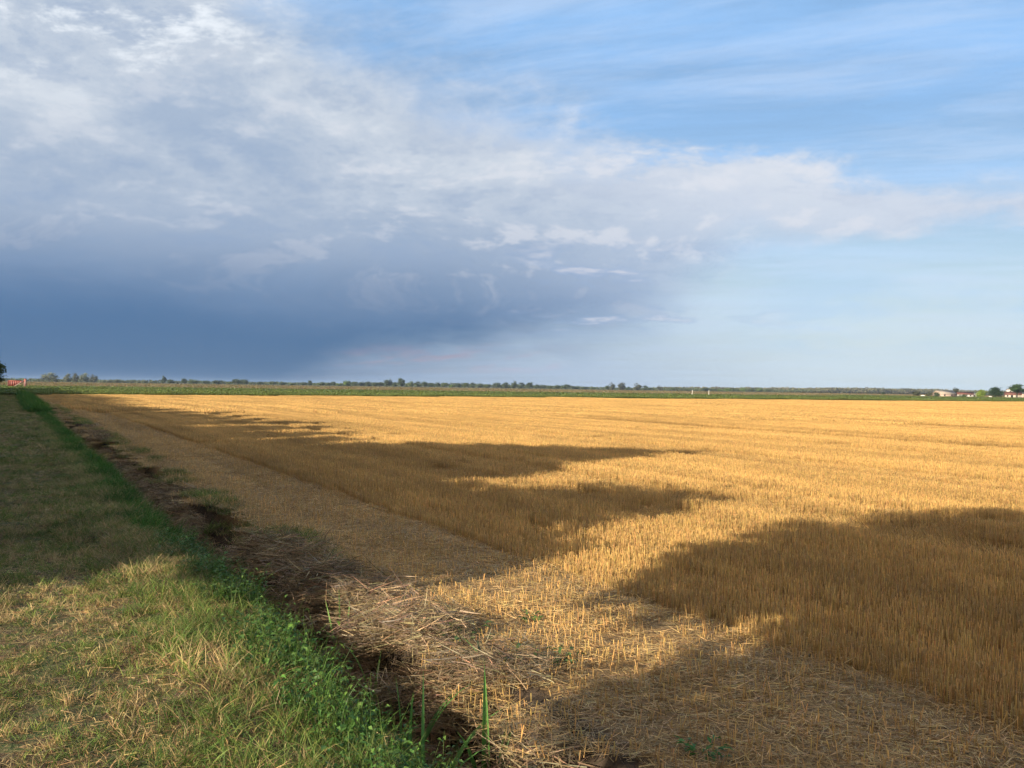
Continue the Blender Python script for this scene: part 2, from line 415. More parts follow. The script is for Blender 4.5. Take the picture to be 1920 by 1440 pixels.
def veg(name, rough=0.7, spec=0.2, transl=0.25, inst=0.22, patch=0.3, patch_scale=0.6, tint=None, tint_scale=0.25, stretch=None):
    """plant matter: own vertex colour, varied per copy and in patches over the ground"""
    m_, t = new_mat(name)
    at = t.nodes.new('ShaderNodeAttribute'); at.attribute_name = 'col'
    c = X(t, at.outputs['Color'])
    oi = t.nodes.new('ShaderNodeObjectInfo'); rnd = X(t, oi.outputs['Random'])
    p = wpos(t)
    if stretch:
        a_, b_, c_ = split(t, p); p = xyz(t, a_ * stretch[0], b_ * stretch[1], c_)
    k = (rnd - 0.5) * (2 * inst) + 1.0
    k = k * (noise(t, p, patch_scale, 3).step(0.3, 0.7, 1 - patch, 1 + patch, 'LINEAR'))
    kk = t.nodes.new('ShaderNodeVectorMath'); kk.operation = 'SCALE'; t.links.new(c.s, kk.inputs[0]); t.links.new(k.s, kk.inputs['Scale'])
    c = X(t, kk.outputs[0])
    if tint: c = mixc(t, noise(t, p, tint_scale, 3).step(0.42, 0.64) * tint[1], c, mixc(t, 1.0, c, tint[0], 'MULTIPLY'))
    finish(t, c, rough, spec, transl)
    return m_
straw_m = veg('straw', 0.55, 0.35, 0.18, 0.08, 0.26, 1.0, stretch=(0.9, 0.06))
grass_m = veg('grass_blade', 0.6, 0.25, 0.35, 0.2, 0.25, 0.9)
weed_m = veg('weed_leaf', 0.5, 0.3, 0.35, 0.2, 0.2, 1.2)
reed_m = veg('dead_reed', 0.75, 0.15, 0.15, 0.15, 0.25, 1.0)
crop_m = veg('crop_leaf', 0.6, 0.25, 0.3, 0.15, 0.18, 0.05)
tree_m = veg('tree_leaf', 0.6, 0.2, 0.3, 0.12, 0.12, 0.25)
def bark():
    m_, t = new_mat('bark')
    p = opos(t); a, b, c = split(t, p)
    n = noise(t, xyz(t, a * 6, b * 6, c * 1.2), 3.0, 5)
    finish(t, mixc(t, n.step(0.35, 0.65), (0.05, 0.038, 0.028), (0.14, 0.115, 0.09)), 0.9, 0.15, bump=n, bump_d=0.03)
    return m_
bark_m = bark()
def ground_mat():
    m_, t = new_mat('earth')
    p = wpos(t); x, y, z = split(t, p)
    n1 = noise(t, p, 9.0, 6, 0.62); n2 = noise(t, p, 1.1, 4); n3 = noise(t, p, 45.0, 4, 0.6); n4 = noise(t, p, 0.02, 4)
    edge = (n2 - 0.5) * 0.5
    soil = mixc(t, n1.step(0.35, 0.65), (0.060, 0.040, 0.025), (0.165, 0.110, 0.062))
    path = mixc(t, (n1 * 0.5 + n2 * 0.5).step(0.42, 0.58), soil, (0.060, 0.085, 0.026))
    path = mixc(t, n3.step(0.52, 0.66) * 0.6, path, (0.26, 0.19, 0.09))
    mud = mixc(t, n1.step(0.4, 0.6), (0.030, 0.022, 0.015), (0.070, 0.050, 0.034))
    litter = mixc(t, n3.step(0.38, 0.62), (0.150, 0.090, 0.040), (0.36, 0.225, 0.090))
    litter = mixc(t, n1.step(0.52, 0.70) * 0.6, litter, (0.11, 0.075, 0.045))
    rows = noise(t, xyz(t, x * 1.4, y * 0.05, 0.0), 1.0, 4, 0.6)
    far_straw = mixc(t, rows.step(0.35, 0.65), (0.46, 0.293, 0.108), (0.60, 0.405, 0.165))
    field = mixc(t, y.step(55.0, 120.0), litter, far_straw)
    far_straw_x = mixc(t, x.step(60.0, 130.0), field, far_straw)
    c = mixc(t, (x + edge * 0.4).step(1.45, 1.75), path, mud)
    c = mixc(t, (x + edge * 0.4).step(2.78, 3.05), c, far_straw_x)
    # beyond the stubble: meadow and plough land out to the horizon
    mead = mixc(t, n4.step(0.42, 0.58), (0.10, 0.115, 0.045), (0.15, 0.115, 0.065))
    c = mixc(t, (y + (n2 - 0.5) * 2).step(143.5, 145.5), c, mead)
    finish(t, c, 0.92, 0.12, bump=(n1 + n3 * 0.5), bump_d=0.03, bump_s=0.7)
    return m_
earth_m = ground_mat()
def plain(name, c, var=0.25, scale=3.0, rough=0.7, spec=0.3, c2=None, metal=0.0, transl=0.0, stretch=None):
    m_, t = new_mat(name)
    p = opos(t)
    if stretch:
        a, b, d_ = split(t, p); p = xyz(t, a * stretch[0], b * stretch[1], d_ * stretch[2])
    n = noise(t, p, scale, 5, 0.6)
    c2 = c2 or tuple(v * (1 - var) for v in c)
    finish(t, mixc(t, n.step(0.35, 0.65), c2, c), rough, spec, transl, bump=n, bump_d=0.01, bump_s=0.3, metal=metal)
    return m_

# ------------------------------------------------------------------ the ground, one sheet out to the horizon
def make_ground():
    def lines(segs):
        out = []
        for a, b, s in segs: out.append(np.arange(a, b, s))
        return np.concatenate(out)
    gx = lines([(-3600, -900, 300), (-900, -90, 90), (-90, -12, 9), (-12, -2, 1.0), (-2, 1.2, .10), (1.2, 3.3, .05), (3.3, 8, .12), (8, 20, .6), (20, 80, 5), (80, 900, 60), (900, 3901, 300)])
    gy = lines([(-1500, -600, 300), (-600, -30, 60), (-30, 0, 2.5), (0, 22, .10), (22, 60, .4), (60, 160, 2.5), (160, 300, 14), (300, 1200, 90), (1200, 4501, 300)])
    x, y = np.meshgrid(gx, gy); nx, ny = len(gx), len(gy)
    V = np.stack([x, y, tz(x, y)], -1).reshape(-1, 3)
    i, j = np.meshgrid(np.arange(ny - 1), np.arange(nx - 1), indexing='ij'); o = (i * nx + j).ravel()
    f4 = np.stack([o, o + 1, o + nx + 1, o + nx], 1)
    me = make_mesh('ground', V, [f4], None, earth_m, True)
    put('ground', me, kind='structure', label='flat farmland with path, ditch and stubble field', cat='ground')
make_ground()

# ------------------------------------------------------------------ stubble, straw and grass tiles
GOLD = (0.57, 0.345, 0.110); GOLD_D = (0.30, 0.175, 0.055); PALE = (0.62, 0.420, 0.175)
def rdir(n, up, r=rng):
    a = r.uniform(0, 2 * np.pi, n)
    return unit(np.stack([np.cos(a), np.sin(a), np.full(n, 0.0) + up], 1))
def lying(soup, n, size, zmax, Lr, Wr, col, seg=2, bias=None):
    a = rng.uniform(0, 2 * np.pi, n) if bias is None else rng.normal(bias[0], bias[1], n)
    d = np.stack([np.cos(a), np.sin(a), rng.normal(0.03, 0.12, n)], 1)
    L = rng.uniform(*Lr, n); base = np.stack([rng.uniform(0, size, n), rng.uniform(0, size, n), rng.uniform(0.004, zmax, n)], 1)
    base[:, :2] -= d[:, :2] * L[:, None] * .5
    nr = unit(np.stack([rng.normal(0, .6, n), rng.normal(0, .6, n), np.ones(n)], 1))
    side = unit(np.cross(d, nr))
    blades(soup, base, d, L, rng.uniform(*Wr, n), rng.normal(0, .45, n), col, seg, side=side, grav=0.12)
def stubble_tile(seed, size=0.6, n=430, h=0.185, lean=0.06, wid=0.0023, lean_dir=None, debris=60):
    global rng
    rng = np.random.default_rng(seed); s = Soup()
    row = rng.integers(0, max(1, int(round(size / 0.15))), n); rx = (row + .5) * size / max(1, int(round(size / 0.15))) + rng.normal(0, .021, n)
    y = rng.uniform(0, size, n)
    base = np.stack([rx, y, np.full(n, -0.03)], 1)
    H = np.clip(rng.normal(h, h * .14, n), h * .4, h * 1.5) + 0.03
    ln = rng.normal(0, lean, (n, 2))
    if lean_dir is not None: ln = ln + np.array(lean_dir)[None] * rng.uniform(.4, 1.3, (n, 1))
    top = base + np.concatenate([ln * H[:, None], (H * np.sqrt(np.maximum(.1, 1 - (ln ** 2).sum(1))))[:, None]], 1)
    c = jit(GOLD, n, .24, .06)
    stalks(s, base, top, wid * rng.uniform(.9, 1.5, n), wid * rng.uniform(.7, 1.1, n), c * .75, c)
    nl = int(n * .35)                                   # ragged leaf sheaths
    pick = rng.integers(0, n, nl); tt = rng.uniform(.25, .9, nl)[:, None]
    lb = base[pick] * (1 - tt) + top[pick] * tt
    blades(s, lb, rdir(nl, rng.uniform(-.2, 1.2, nl)), rng.uniform(.04, .12, nl), wid * 1.8, rng.uniform(.5, 1.6, nl), jit(PALE, nl, .18, .05) * .85, 2)
    lying(s, debris, size, .05, (.05, .22), (wid * 1.4, wid * 2), jit(PALE, debris, .2, .05))
    return s.mesh('stubble', straw_m)
def litter_tile(seed, size=0.7, n=760, stubs=60, h=0.075, clump=True):
    global rng
    rng = np.random.default_rng(seed); s = Soup()
    c = jit(PALE, n, .24, .06); dk = rng.random(n) < .35; c[dk] *= np.array([.55, .48, .42])
    lying(s, n, size, .035, (.03, .18), (.002, .0042), c, 3)
    k = int(n * .5)
    lying(s, k, size, .02, (.02, .07), (.003, .007), jit((.34, .24, .11), k, .3, .08), 1)
    b = np.stack([(rng.integers(0, 5, stubs) + .5) * size / 5 + rng.normal(0, .025, stubs), rng.uniform(0, size, stubs), np.full(stubs, -.02)], 1)
    H = rng.uniform(.4, 1.3, stubs) * h + .02; ln = rng.normal(0, .16, (stubs, 2))
    top = b + np.concatenate([ln * H[:, None], H[:, None]], 1); cc = jit(GOLD, stubs, .2, .05)
    stalks(s, b, top, .0035, .003, cc * .8, cc)
    return s.mesh('straw_litter', straw_m)
GREEN = (0.105, 0.170, 0.034); YGREEN = (0.205, 0.245, 0.055); DRY = (0.46, 0.33, 0.15); BROWN = (0.20, 0.125, 0.06)
def path_tile(seed, size=0.5, clumps=22, green=.74, h=.07, dead=260):
    global rng
    rng = np.random.default_rng(seed); s = Soup()
    for k in range(clumps):
        n = int(rng.integers(9, 24)); cx, cy_ = rng.uniform(0, size, 2); hh = h * rng.uniform(.5, 1.5); sp = rng.uniform(.012, .05)
        b = np.stack([rng.normal(cx, sp, n), rng.normal(cy_, sp, n), np.full(n, -.012)], 1)
        g = rng.random() < green
        col = jit(GREEN if rng.random() < .5 else YGREEN, n, .2, .08) if g else jit(DRY, n, .25, .08)
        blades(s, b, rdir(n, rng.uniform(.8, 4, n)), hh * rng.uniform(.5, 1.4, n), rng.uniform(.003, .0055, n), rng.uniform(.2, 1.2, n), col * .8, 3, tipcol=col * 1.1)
    c = jit(DRY, dead, .3, .08); dk = rng.random(dead) < .5; c[dk] *= np.array([.5, .42, .36])
    lying(s, dead, size, .02, (.02, .12), (.002, .005), c, 2)
    return s.mesh('path_grass', grass_m)
def tall_tile(seed, size=0.4, n=230, mix=(.5, .25, .25), h=.22, wid=.0055, green=GREEN):
    global rng
    rng = np.random.default_rng(seed); s = Soup()
    cl = rng.uniform(0, size, (9, 2)); w = rng.integers(0, 9, n)
    xy = np.where(rng.random((n, 1)) < .65, cl[w] + rng.normal(0, .04, (n, 2)), rng.uniform(0, size, (n, 2)))
    b = np.concatenate([xy, np.full((n, 1), -.02)], 1)
    kind = rng.choice(3, n, p=mix); base = np.array([green, YGREEN, DRY])[kind]
    col = np.clip(base * (1 + rng.normal(0, .2, (n, 1))) * (1 + rng.normal(0, .07, (n, 3))), .01, .9)
    hh = h * rng.uniform(.35, 1.35, n) * np.where(kind == 2, .9, 1)
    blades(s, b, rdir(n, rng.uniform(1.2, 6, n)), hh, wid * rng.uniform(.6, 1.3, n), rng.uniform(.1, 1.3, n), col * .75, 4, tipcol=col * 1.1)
    dn = 80
    lying(s, dn, size, .05, (.04, .2), (.003, .006), jit(BROWN, dn, .3, .08), 2)
    return s.mesh('bank_grass', grass_m)
def weed_tile(seed, size=0.4, stems=22, h=.22, leafL=(.03, .068), blades_n=110, colr=(0.068, 0.140, 0.030)):
    global rng
    rng = np.random.default_rng(seed); s = Soup()
    for k in range(stems):
        x, y = rng.uniform(0, size, 2); hh = h * rng.uniform(.4, 1.4); le = rng.normal(0, .35, 2)
        nl = int(rng.integers(9, 16)); tt = np.linspace(.15, 1, nl)
        pos = np.stack([x + le[0] * hh * tt ** 1.4, y + le[1] * hh * tt ** 1.4, hh * tt - .02], 1)
        a = np.arange(nl) * 2.4 + rng.uniform(0, 6)
        dv = np.stack([np.cos(a), np.sin(a), rng.uniform(-.2, .5, nl)], 1)
        nr = np.stack([rng.normal(0, .35, nl), rng.normal(0, .35, nl), np.ones(nl)], 1)
        L = rng.uniform(*leafL, nl) * (1.15 - .45 * tt)
        c = jit(np.array(colr) * rng.uniform(.75, 1.25), nl, .14, .06); c[-2:] *= np.array([1.7, 1.5, 1.3])
        leaves(s, pos + dv * .008, nr, dv, L, L * rng.uniform(.38, .62, nl), c)
        st = np.stack([[x, y, -.02], [x + le[0] * hh * .3, y + le[1] * hh * .3, hh * .5], [x + le[0] * hh, y + le[1] * hh, hh]])
        tube(s, st, [.003, .0025, .0012], (.09, .13, .03), 3)
    if blades_n:
        b = np.concatenate([rng.uniform(0, size, (blades_n, 2)), np.full((blades_n, 1), -.02)], 1); c = jit((.085, .165, .028), blades_n, .2, .07)
        blades(s, b, rdir(blades_n, rng.uniform(1, 5, blades_n)), h * rng.uniform(.5, 1.5, blades_n), rng.uniform(.004, .007, blades_n), rng.uniform(.2, 1.3, blades_n), c * .8, 4, tipcol=c * 1.15)
    return s.mesh('leafy_weeds', weed_m)
REED = (0.25, 0.175, 0.098)
def reed_tile(seed, size=0.6, n=260, z=.10, green=0):
    global rng
    rng = np.random.default_rng(seed); s = Soup()
    c = jit(REED, n, .3, .08); g = rng.random(n) < .3; c[g] *= np.array([.75, .85, 1.0]); pl = rng.random(n) < .18; c[pl] *= 1.6
    lying(s, n, size, z, (.08, .32), (.003, .0075), np.clip(c, .01, .8), 4)
    lying(s, n, size, z * .6, (.12, .42), (.002, .0045), jit((.26, .185, .10), n, .4, .07), 4)
    u = 26
    b = np.concatenate([rng.uniform(0, size, (u, 2)), np.full((u, 1), 0)], 1)
    blades(s, b, rdir(u, rng.uniform(.3, 2, u)), rng.uniform(.1, .3, u), rng.uniform(.004, .008, u), rng.uniform(.5, 2, u), jit(REED, u, .3, .08), 4)
    return s.mesh('reed_litter', reed_m)
def crop_tile(seed, size=2.0, n=420, h=.5, L=(.12, .22), colr=(0.16, 0.20, 0.055)):
    global rng
    rng = np.random.default_rng(seed); s = Soup()
    pos = np.concatenate([rng.uniform(0, size, (n, 2)), (h * rng.uniform(.25, 1.0, (n, 1)) ** .6) * rng.uniform(.8, 1.15, (n, 1))], 1)
    a = rng.uniform(0, 6.28, n); dv = np.stack([np.cos(a), np.sin(a), rng.uniform(-.3, .6, n)], 1)
    nr = np.stack([rng.normal(0, .5, n), rng.normal(0, .5, n), np.ones(n)], 1)
    l = rng.uniform(*L, n)
    leaves(s, pos, nr, dv, l, l * .7, jit(colr, n, .2, .07))
    return s.mesh('crop', crop_m)
def brush_tile(seed, size=5.0, n=170, h=.7, col=(0.20, 0.14, 0.075)):
    global rng
    rng = np.random.default_rng(seed); s = Soup()
    b = np.concatenate([rng.uniform(0, size, (n, 2)), np.zeros((n, 1))], 1)
    c = jit(col, n, .25, .08); g = rng.random(n) < .3; c[g] = jit((.13, .15, .06), int(g.sum()), .2, .08)
    blades(s, b, rdir(n, rng.uniform(1.5, 5, n)), h * rng.uniform(.4, 1.3, n), .16, rng.uniform(.1, .8, n), c, 2)
    return s.mesh('brush', crop_m)

stub_t = [stubble_tile(100 + i) for i in range(8)] + [stubble_tile(120 + i, n=300, h=.17, lean=.22, lean_dir=(.35, -.25)) for i in range(4)] + [stubble_tile(130 + i, n=150, h=.11, lean=.3, debris=170) for i in range(3)]
stub_far_t = [stubble_tile(150 + i, size=3.0, n=1700, h=.20, wid=.010, debris=160) for i in range(4)]
litter_t = [litter_tile(200 + i) for i in range(6)]
path_t = [path_tile(300 + i) for i in range(6)] + [path_tile(310 + i, green=.4) for i in range(3)]
tall_t = [tall_tile(400 + i, mix=(.55, .33, .12)) for i in range(4)] + [tall_tile(410 + i, mix=(.42, .28, .30)) for i in range(3)] + [tall_tile(420 + i, mix=(.16, .24, .6), h=.24) for i in range(3)]
weed_t = [weed_tile(500 + i) for i in range(5)]
rank_t = [tall_tile(520 + i, mix=(.93, .06, .01), h=.28, n=280, wid=.0065, green=(.070, .160, .026)) for i in range(4)]
reed_t = [reed_tile(600 + i) for i in range(5)]
crop_t = [crop_tile(700 + i) for i in range(4)]
brush_t = [brush_tile(800 + i) for i in range(4)]
rng = np.random.default_rng(11)

# ------------------------------------------------------------------ stuff laid over the ground
EDGE = lambda x: np.where(x < 76, 128 + (x - 4) * 15 / 72, 143 + (x - 76) * 4 / 117)       # far end of the stubble
def place(name, tiles, x, y, rz, sxy, sz, idx, label, cat, dz=0.0, size=0.0):
    """tiles have a corner origin: turn about their middle"""
    c, s = np.cos(rz), np.sin(rz); h = size * .5 * sxy
    P = np.stack([x - (c * h - s * h), y - (s * h + c * h), tz(x, y) + dz], 1)
    return scatter(name, tiles, P, rz, np.stack([sxy, sxy, sz], 1), idx, label, cat)
def field_stubble():
    st = .56
    x, y = grid_points(5.32, 75, 0.2, 62, st, .12, lambda x, y: (np.hypot(x, y) < 62))
    n = len(x); rz = np.where(rng.random(n) < .5, 0, np.pi) + rng.normal(0, .05, n)
    idx = rng.integers(0, 8, n); lx = x + (vn(y * .25, 0, 9) - .5) * .3
    for c0, w in ((10.15, .45), (12.1, .35), (17.9, .5), (24.2, .4), (38, .5), (44.5, .5), (51, .5), (57, .5)):
        k = np.abs(lx - c0) < w; idx[k] = 8 + rng.integers(0, 4, k.sum())
    for c0, w in ((29.6, .42), (31.7, .42), (17.0, .3), (44.5, .45), (46.5, .45)):
        k = np.abs(lx - c0) < w + .25; idx[k] = 12 + rng.integers(0, 3, k.sum())
    keep = ~((np.abs(lx - 29.6) < .45) | (np.abs(lx - 31.7) < .45) | (np.abs(lx - 45.5) < .4))
    x, y, rz, idx, lx = x[keep], y[keep], rz[keep], idx[keep], lx[keep]; n = len(x)
    worn = (vn(x * .35, y * .35, 31) > .80) & (rng.random(n) < .5); idx[worn & (idx < 8)] = 8 + rng.integers(0, 4, (worn & (idx < 8)).sum())
    sz = .95 + (vn(x * .75, y * .03, 12) - .5) * .45 + (vn(x * .3, y * .12, 13) - .5) * .25 + rng.normal(0, .04, n)
    sz[idx >= 8] *= .8
    sz *= 0.8 + .2 * sst(x, 5.2, 6.2)
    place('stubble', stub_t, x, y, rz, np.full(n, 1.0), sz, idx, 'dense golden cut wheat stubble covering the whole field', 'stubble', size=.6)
    x, y = grid_points(5.5, 330, 20, 150, 2.7, .2, lambda x, y: (np.hypot(x, y) > 60) & (y < EDGE(x) - 1.5))
    n = len(x); rz = np.where(rng.random(n) < .5, 0, np.pi) + rng.normal(0, .04, n)
    sz = 1.0 + (vn(x * .3, y * .01, 12) - .5) * .7
    place('far_stubble', stub_far_t, x, y, rz, np.full(n, 1.0), sz, rng.integers(0, 4, n), 'far golden stubble running up to the green crop', 'stubble', size=3.0)
field_stubble()
def straw():
    x, y = grid_points(2.65, 5.35, 1.5, 34, .5, .4)
    n = len(x)
    k = x > 2.76 + (vn(y * .9, 0, 2) - .5) * .34; x, y = x[k], y[k]; n = len(x)
    place('straw_litter', litter_t, x, y, rng.uniform(0, 6.28, n) * (x < 3.4) + rng.normal(0, .15, n), rng.uniform(.9, 1.15, n), rng.uniform(.7, 1.4, n), rng.integers(0, 6, n), 'flattened pale straw and short stubs between ditch and standing stubble', 'straw', size=.7)
    x, y = grid_points(2.8, 5.4, 34, 132, 1.0, .4, margin=R_(3))
    n = len(x)
    place('far_straw_litter', litter_t, x, y, rng.uniform(0, 6.28, n), rng.uniform(1.5, 1.8, n), rng.uniform(1.2, 1.8, n), rng.integers(0, 6, n), 'far strip of flattened straw along the ditch', 'straw', size=.7)
straw()
def greens():
    x, y = grid_points(-3.2, 1.75, .8, 26, .36, .45)
    n = len(x); dry = vn(x * .9, y * .9, 21) + rng.normal(0, .1, n) > .62
    place('path_grass', path_t, x, y, rng.uniform(0, 6.28, n), rng.uniform(.85, 1.2, n), rng.uniform(.6, 1.35, n) * (.7 + .6 * vn(x * .8, y * .8, 22)), np.where(dry, 6 + rng.integers(0, 3, n), rng.integers(0, 6, n)), 'short mown grass and dry clippings on the field path', 'grass', size=.5)
    x, y = grid_points(-5, 1.7, 26, 150, .9, .45, margin=R_(2))
    n = len(x)
    place('far_path_grass', path_t, x, y, rng.uniform(0, 6.28, n), rng.uniform(1.9, 2.4, n), rng.uniform(1.2, 1.9, n), rng.integers(0, 9, n), 'far shaded grass of the path', 'grass', size=.5)
    # taller growth beside the ditch
    x, y = grid_points(.25, 1.62, .8, 45, .24, .45)
    w = vn(y * .35, 0, 1) * .22
    p = sst(x, .25 + .9 * vn(y * .5, 3, 25), 1.25 + w) * .9 + .05
    k = rng.random(len(x)) < p; x, y = x[k], y[k]; n = len(x)
    v = vn(x * 1.6, y * .8, 26) + rng.normal(0, .08, n)
    v = v + .30 * sst(x, 1.0, 1.25) * sst(y, 8.5, 10.5)
    idx = np.where(v > .63, 7 + rng.integers(0, 3, n), np.where(v > .45, 4 + rng.integers(0, 3, n), rng.integers(0, 4, n)))
    place('bank_grass', tall_t, x, y, rng.uniform(0, 6.28, n), rng.uniform(.8, 1.2, n), rng.uniform(.40, .9, n) * (.55 + .45 * sst(x, .4, 1.3)) * (1 - .3 * sst(y, 8.5, 11)), idx, 'taller tufted green and straw-coloured grass on the ditch bank', 'grass', size=.4)
    x, y = grid_points(1.42, 2.2, .8, 60, .20, .45)
    w = (vn(y * .35, 0, 1) - .5) * .22; k = (x > 1.55 + w) & (x < 2.10 + w - .16 * sst(y, 8, 11)); x, y = x[k], y[k]; n = len(x)
    leafy = (rng.random(n) < .8 * (1 - sst(y, 9.5, 14))); idx = np.where(leafy, rng.integers(0, 5, n), 5 + rng.integers(0, 4, n))
    place('ditch_greenery', weed_t + rank_t, x, y, rng.uniform(0, 6.28, n), rng.uniform(.85, 1.2, n), rng.uniform(.75, 1.25, n) * (1 - .35 * sst(y, 8, 11)) * np.where(leafy, 1.2, .62 + .55 * sst(y, 8, 11)), idx, 'lush green weeds and rank grass lining the ditch side', 'weeds', size=.4)
    x, y = grid_points(1.3, 2.4, 60, 150, .5, .45)
    n = len(x)
    place('far_ditch_greenery', rank_t, x, y, rng.uniform(0, 6.28, n), rng.uniform(1.6, 2.2, n), rng.uniform(1.6, 2.6, n), rng.integers(0, 4, n), 'far dark green growth along the ditch', 'weeds', size=.4)
    # dead reeds in the bottom
    x, y = grid_points(1.95, 2.95, 1.5, 45, .19, .45)
    k = x < 2.64 + .26 * vn(y * .8, 0, 33) + .12 * ((y > 5.2) & (y < 8.4)) - .2 * (y < 5.2); x, y = x[k], y[k]
    n = len(x)
    place('reed_litter', reed_t, x, y, rng.uniform(0, 6.28, n), rng.uniform(.8, 1.2, n), rng.uniform(.8, 2.2, n), rng.integers(0, 5, n), 'matted brown dead reeds lying in the ditch bottom', 'reeds', size=.6)
    # green and dry tufts along the field lip
    x, y = grid_points(2.85, 3.25, 5.5, 80, .22, .45)
    k = rng.random(len(x)) < .7 * sst(vn(y * .55, 0, 27), .28, .55) * sst(y, 8.5, 11); x, y = x[k], y[k]; n = len(x)
    place('lip_grass', tall_t, x, y, rng.uniform(0, 6.28, n), rng.uniform(.8, 1.2, n), rng.uniform(.35, .75, n), rng.choice([0, 1, 4, 5, 6], n), 'patchy green tufts along the field lip of the ditch', 'grass', size=.4)
greens()
def crop():
    x, y = grid_points(-12, 420, 126, 175, 1.7, .3, lambda x, y: (y > EDGE(x) + 1.2))
    n = len(x); row = .93 + .1 * np.sin(y * 1.2)
    place('green_crop', crop_t, x, y, rng.uniform(0, 6.28, n), np.full(n, 1.0), row * rng.uniform(.85, 1.15, n), rng.integers(0, 4, n), 'band of low green crop beyond the stubble', 'crop', size=2.0)
    x, y = grid_points(-20, 640, 172, 345, 3.2, .3, lambda x, y: (y < 252 + 90 * sst(x, 260, 360)) & ((y < 297) | (x < 390)))
    n = len(x)
    place('far_green_crop', crop_t, x, y, rng.uniform(0, 6.28, n), np.full(n, 2.0), rng.uniform(.85, 1.15, n), rng.integers(0, 4, n), 'far part of the low green crop', 'crop', size=2.0)
    x, y = grid_points(-40, 900, 252, 420, 5.5, .3, lambda x, y: y > 250 + 95 * sst(x, 260, 360) + 55 * sst(x, 380, 420))
    n = len(x)
    place('brown_fallow', brush_t, x, y, rng.uniform(0, 6.28, n), np.full(n, 1.25), rng.uniform(.7, 1.3, n), rng.integers(0, 4, n), 'strip of brown dry weeds behind the green crop', 'weeds', size=5.0)
    x, y = grid_points(-60, 1300, 420, 660, 11, .3)
    n = len(x)
    place('far_fallow', brush_t, x, y, rng.uniform(0, 6.28, n), np.full(n, 2.4), rng.uniform(.9, 1.5, n), rng.integers(0, 4, n), 'far brown and green rough land before the trees', 'weeds', size=5.0)
crop()

# ------------------------------------------------------------------ trees
def crown_soup(s, blobs, n, leaf, col, r, clump=0.30, clumps=26, fill=0.0):
    """leaf faces gathered in clumps inside a set of ellipsoids (cx,cy,cz,rx,ry,rz)"""
    vol = np.array([b[3] * b[4] * b[5] for b in blobs]) ** .75; vol = vol / vol.sum()
    for b, w in zip(blobs, vol):
        nc = max(6, int(clumps * w)); u = unit(r.normal(0, 1, (nc, 3))) * (r.uniform(.25, 1.0, (nc, 1)) ** .45)
        cen = np.array(b[:3]) + u * np.array(b[3:]) * (.86 if fill == 0 else .84)
        nl = max(40, int(n * w)); k = r.integers(0, nc, nl)
        pos = cen[k] + r.normal(0, clump, (nl, 3)) * np.array(b[3:]) * r.uniform(.6, 1.2, (nc, 1))[k]
        if fill:                                        # leaves all through the crown, so that it shades solidly
            fk = r.random(nl) < fill; uf = unit(r.normal(0, 1, (nl, 3))) * r.uniform(0, 1, (nl, 1)) ** (1 / 2.4) * .95
            pos[fk] = (np.array(b[:3]) + uf * np.array(b[3:]))[fk]
        c = np.asarray(col)[None] * (1 + r.normal(0, .22, (nc, 1)))[k] * (1 + r.normal(0, .12, (nl, 1))) * (1 + r.normal(0, .05, (nl, 3)))
        out = unit(pos - np.array(b[:3])); nr = out * .7 + r.normal(0, .7, (nl, 3)) + np.array([0, 0, .35])
        pos[:, 2] = np.maximum(pos[:, 2], .05)
        L = leaf * r.uniform(.6, 1.35, nl)
        leaves(s, pos, nr, r.normal(0, 1, (nl, 3)), L, L * .75, np.clip(c, .006, .6), .12)
def trunk_soup(s, h, rad, tips, r, lean=0.05):
    """tapered trunk and limbs reaching to tips"""
    z = np.linspace(-.1, h, 7); ln = np.cumsum(r.normal(0, lean, (7, 2)), 0) * h / 7; ln -= ln[0]
    p = np.concatenate([ln, z[:, None]], 1); tube(s, p, np.linspace(rad * 1.25, rad * .55, 7), (1, 1, 1), 8)
    for t_ in tips:
        t_ = np.array(t_, float); f = r.uniform(.45, .95); st = p[int(f * 6)]
        mid = st * .45 + t_ * .55 + np.array([0, 0, .12 * h * r.uniform(-.2, .6)])
        q = np.stack([st, st * .6 + mid * .4 + r.normal(0, .02 * h, 3), mid, t_]); tube(s, q, [rad * .5, rad * .4, rad * .26, rad * .08], (1, 1, 1), 5)
def make_tree(seed, blobs, n, leaf, col, trunk_h, trunk_r, clump=.3, clumps=26, fill=0.0):
    r = np.random.default_rng(seed); c = Soup(); crown_soup(c, blobs, n, leaf, col, r, clump, clumps, fill)
    t_ = Soup(); tips = []
    for b in blobs:
        for k in range(4): tips.append(np.array(b[:3]) + unit(r.normal(0, 1, 3)) * np.array(b[3:]) * .6)
    trunk_soup(t_, trunk_h, trunk_r, tips, r)
    return c.mesh('crown', tree_m), t_.mesh('trunk', bark_m, True)
def put_tree(name, meshes, loc, rz, scale, label, cat='tree', group=None):
    e = put(name, None, loc=loc, rz=rz, scale=scale, label=label, cat=cat, group=group)
    put('crown', meshes[0], e); put('trunk', meshes[1], e)
    return e

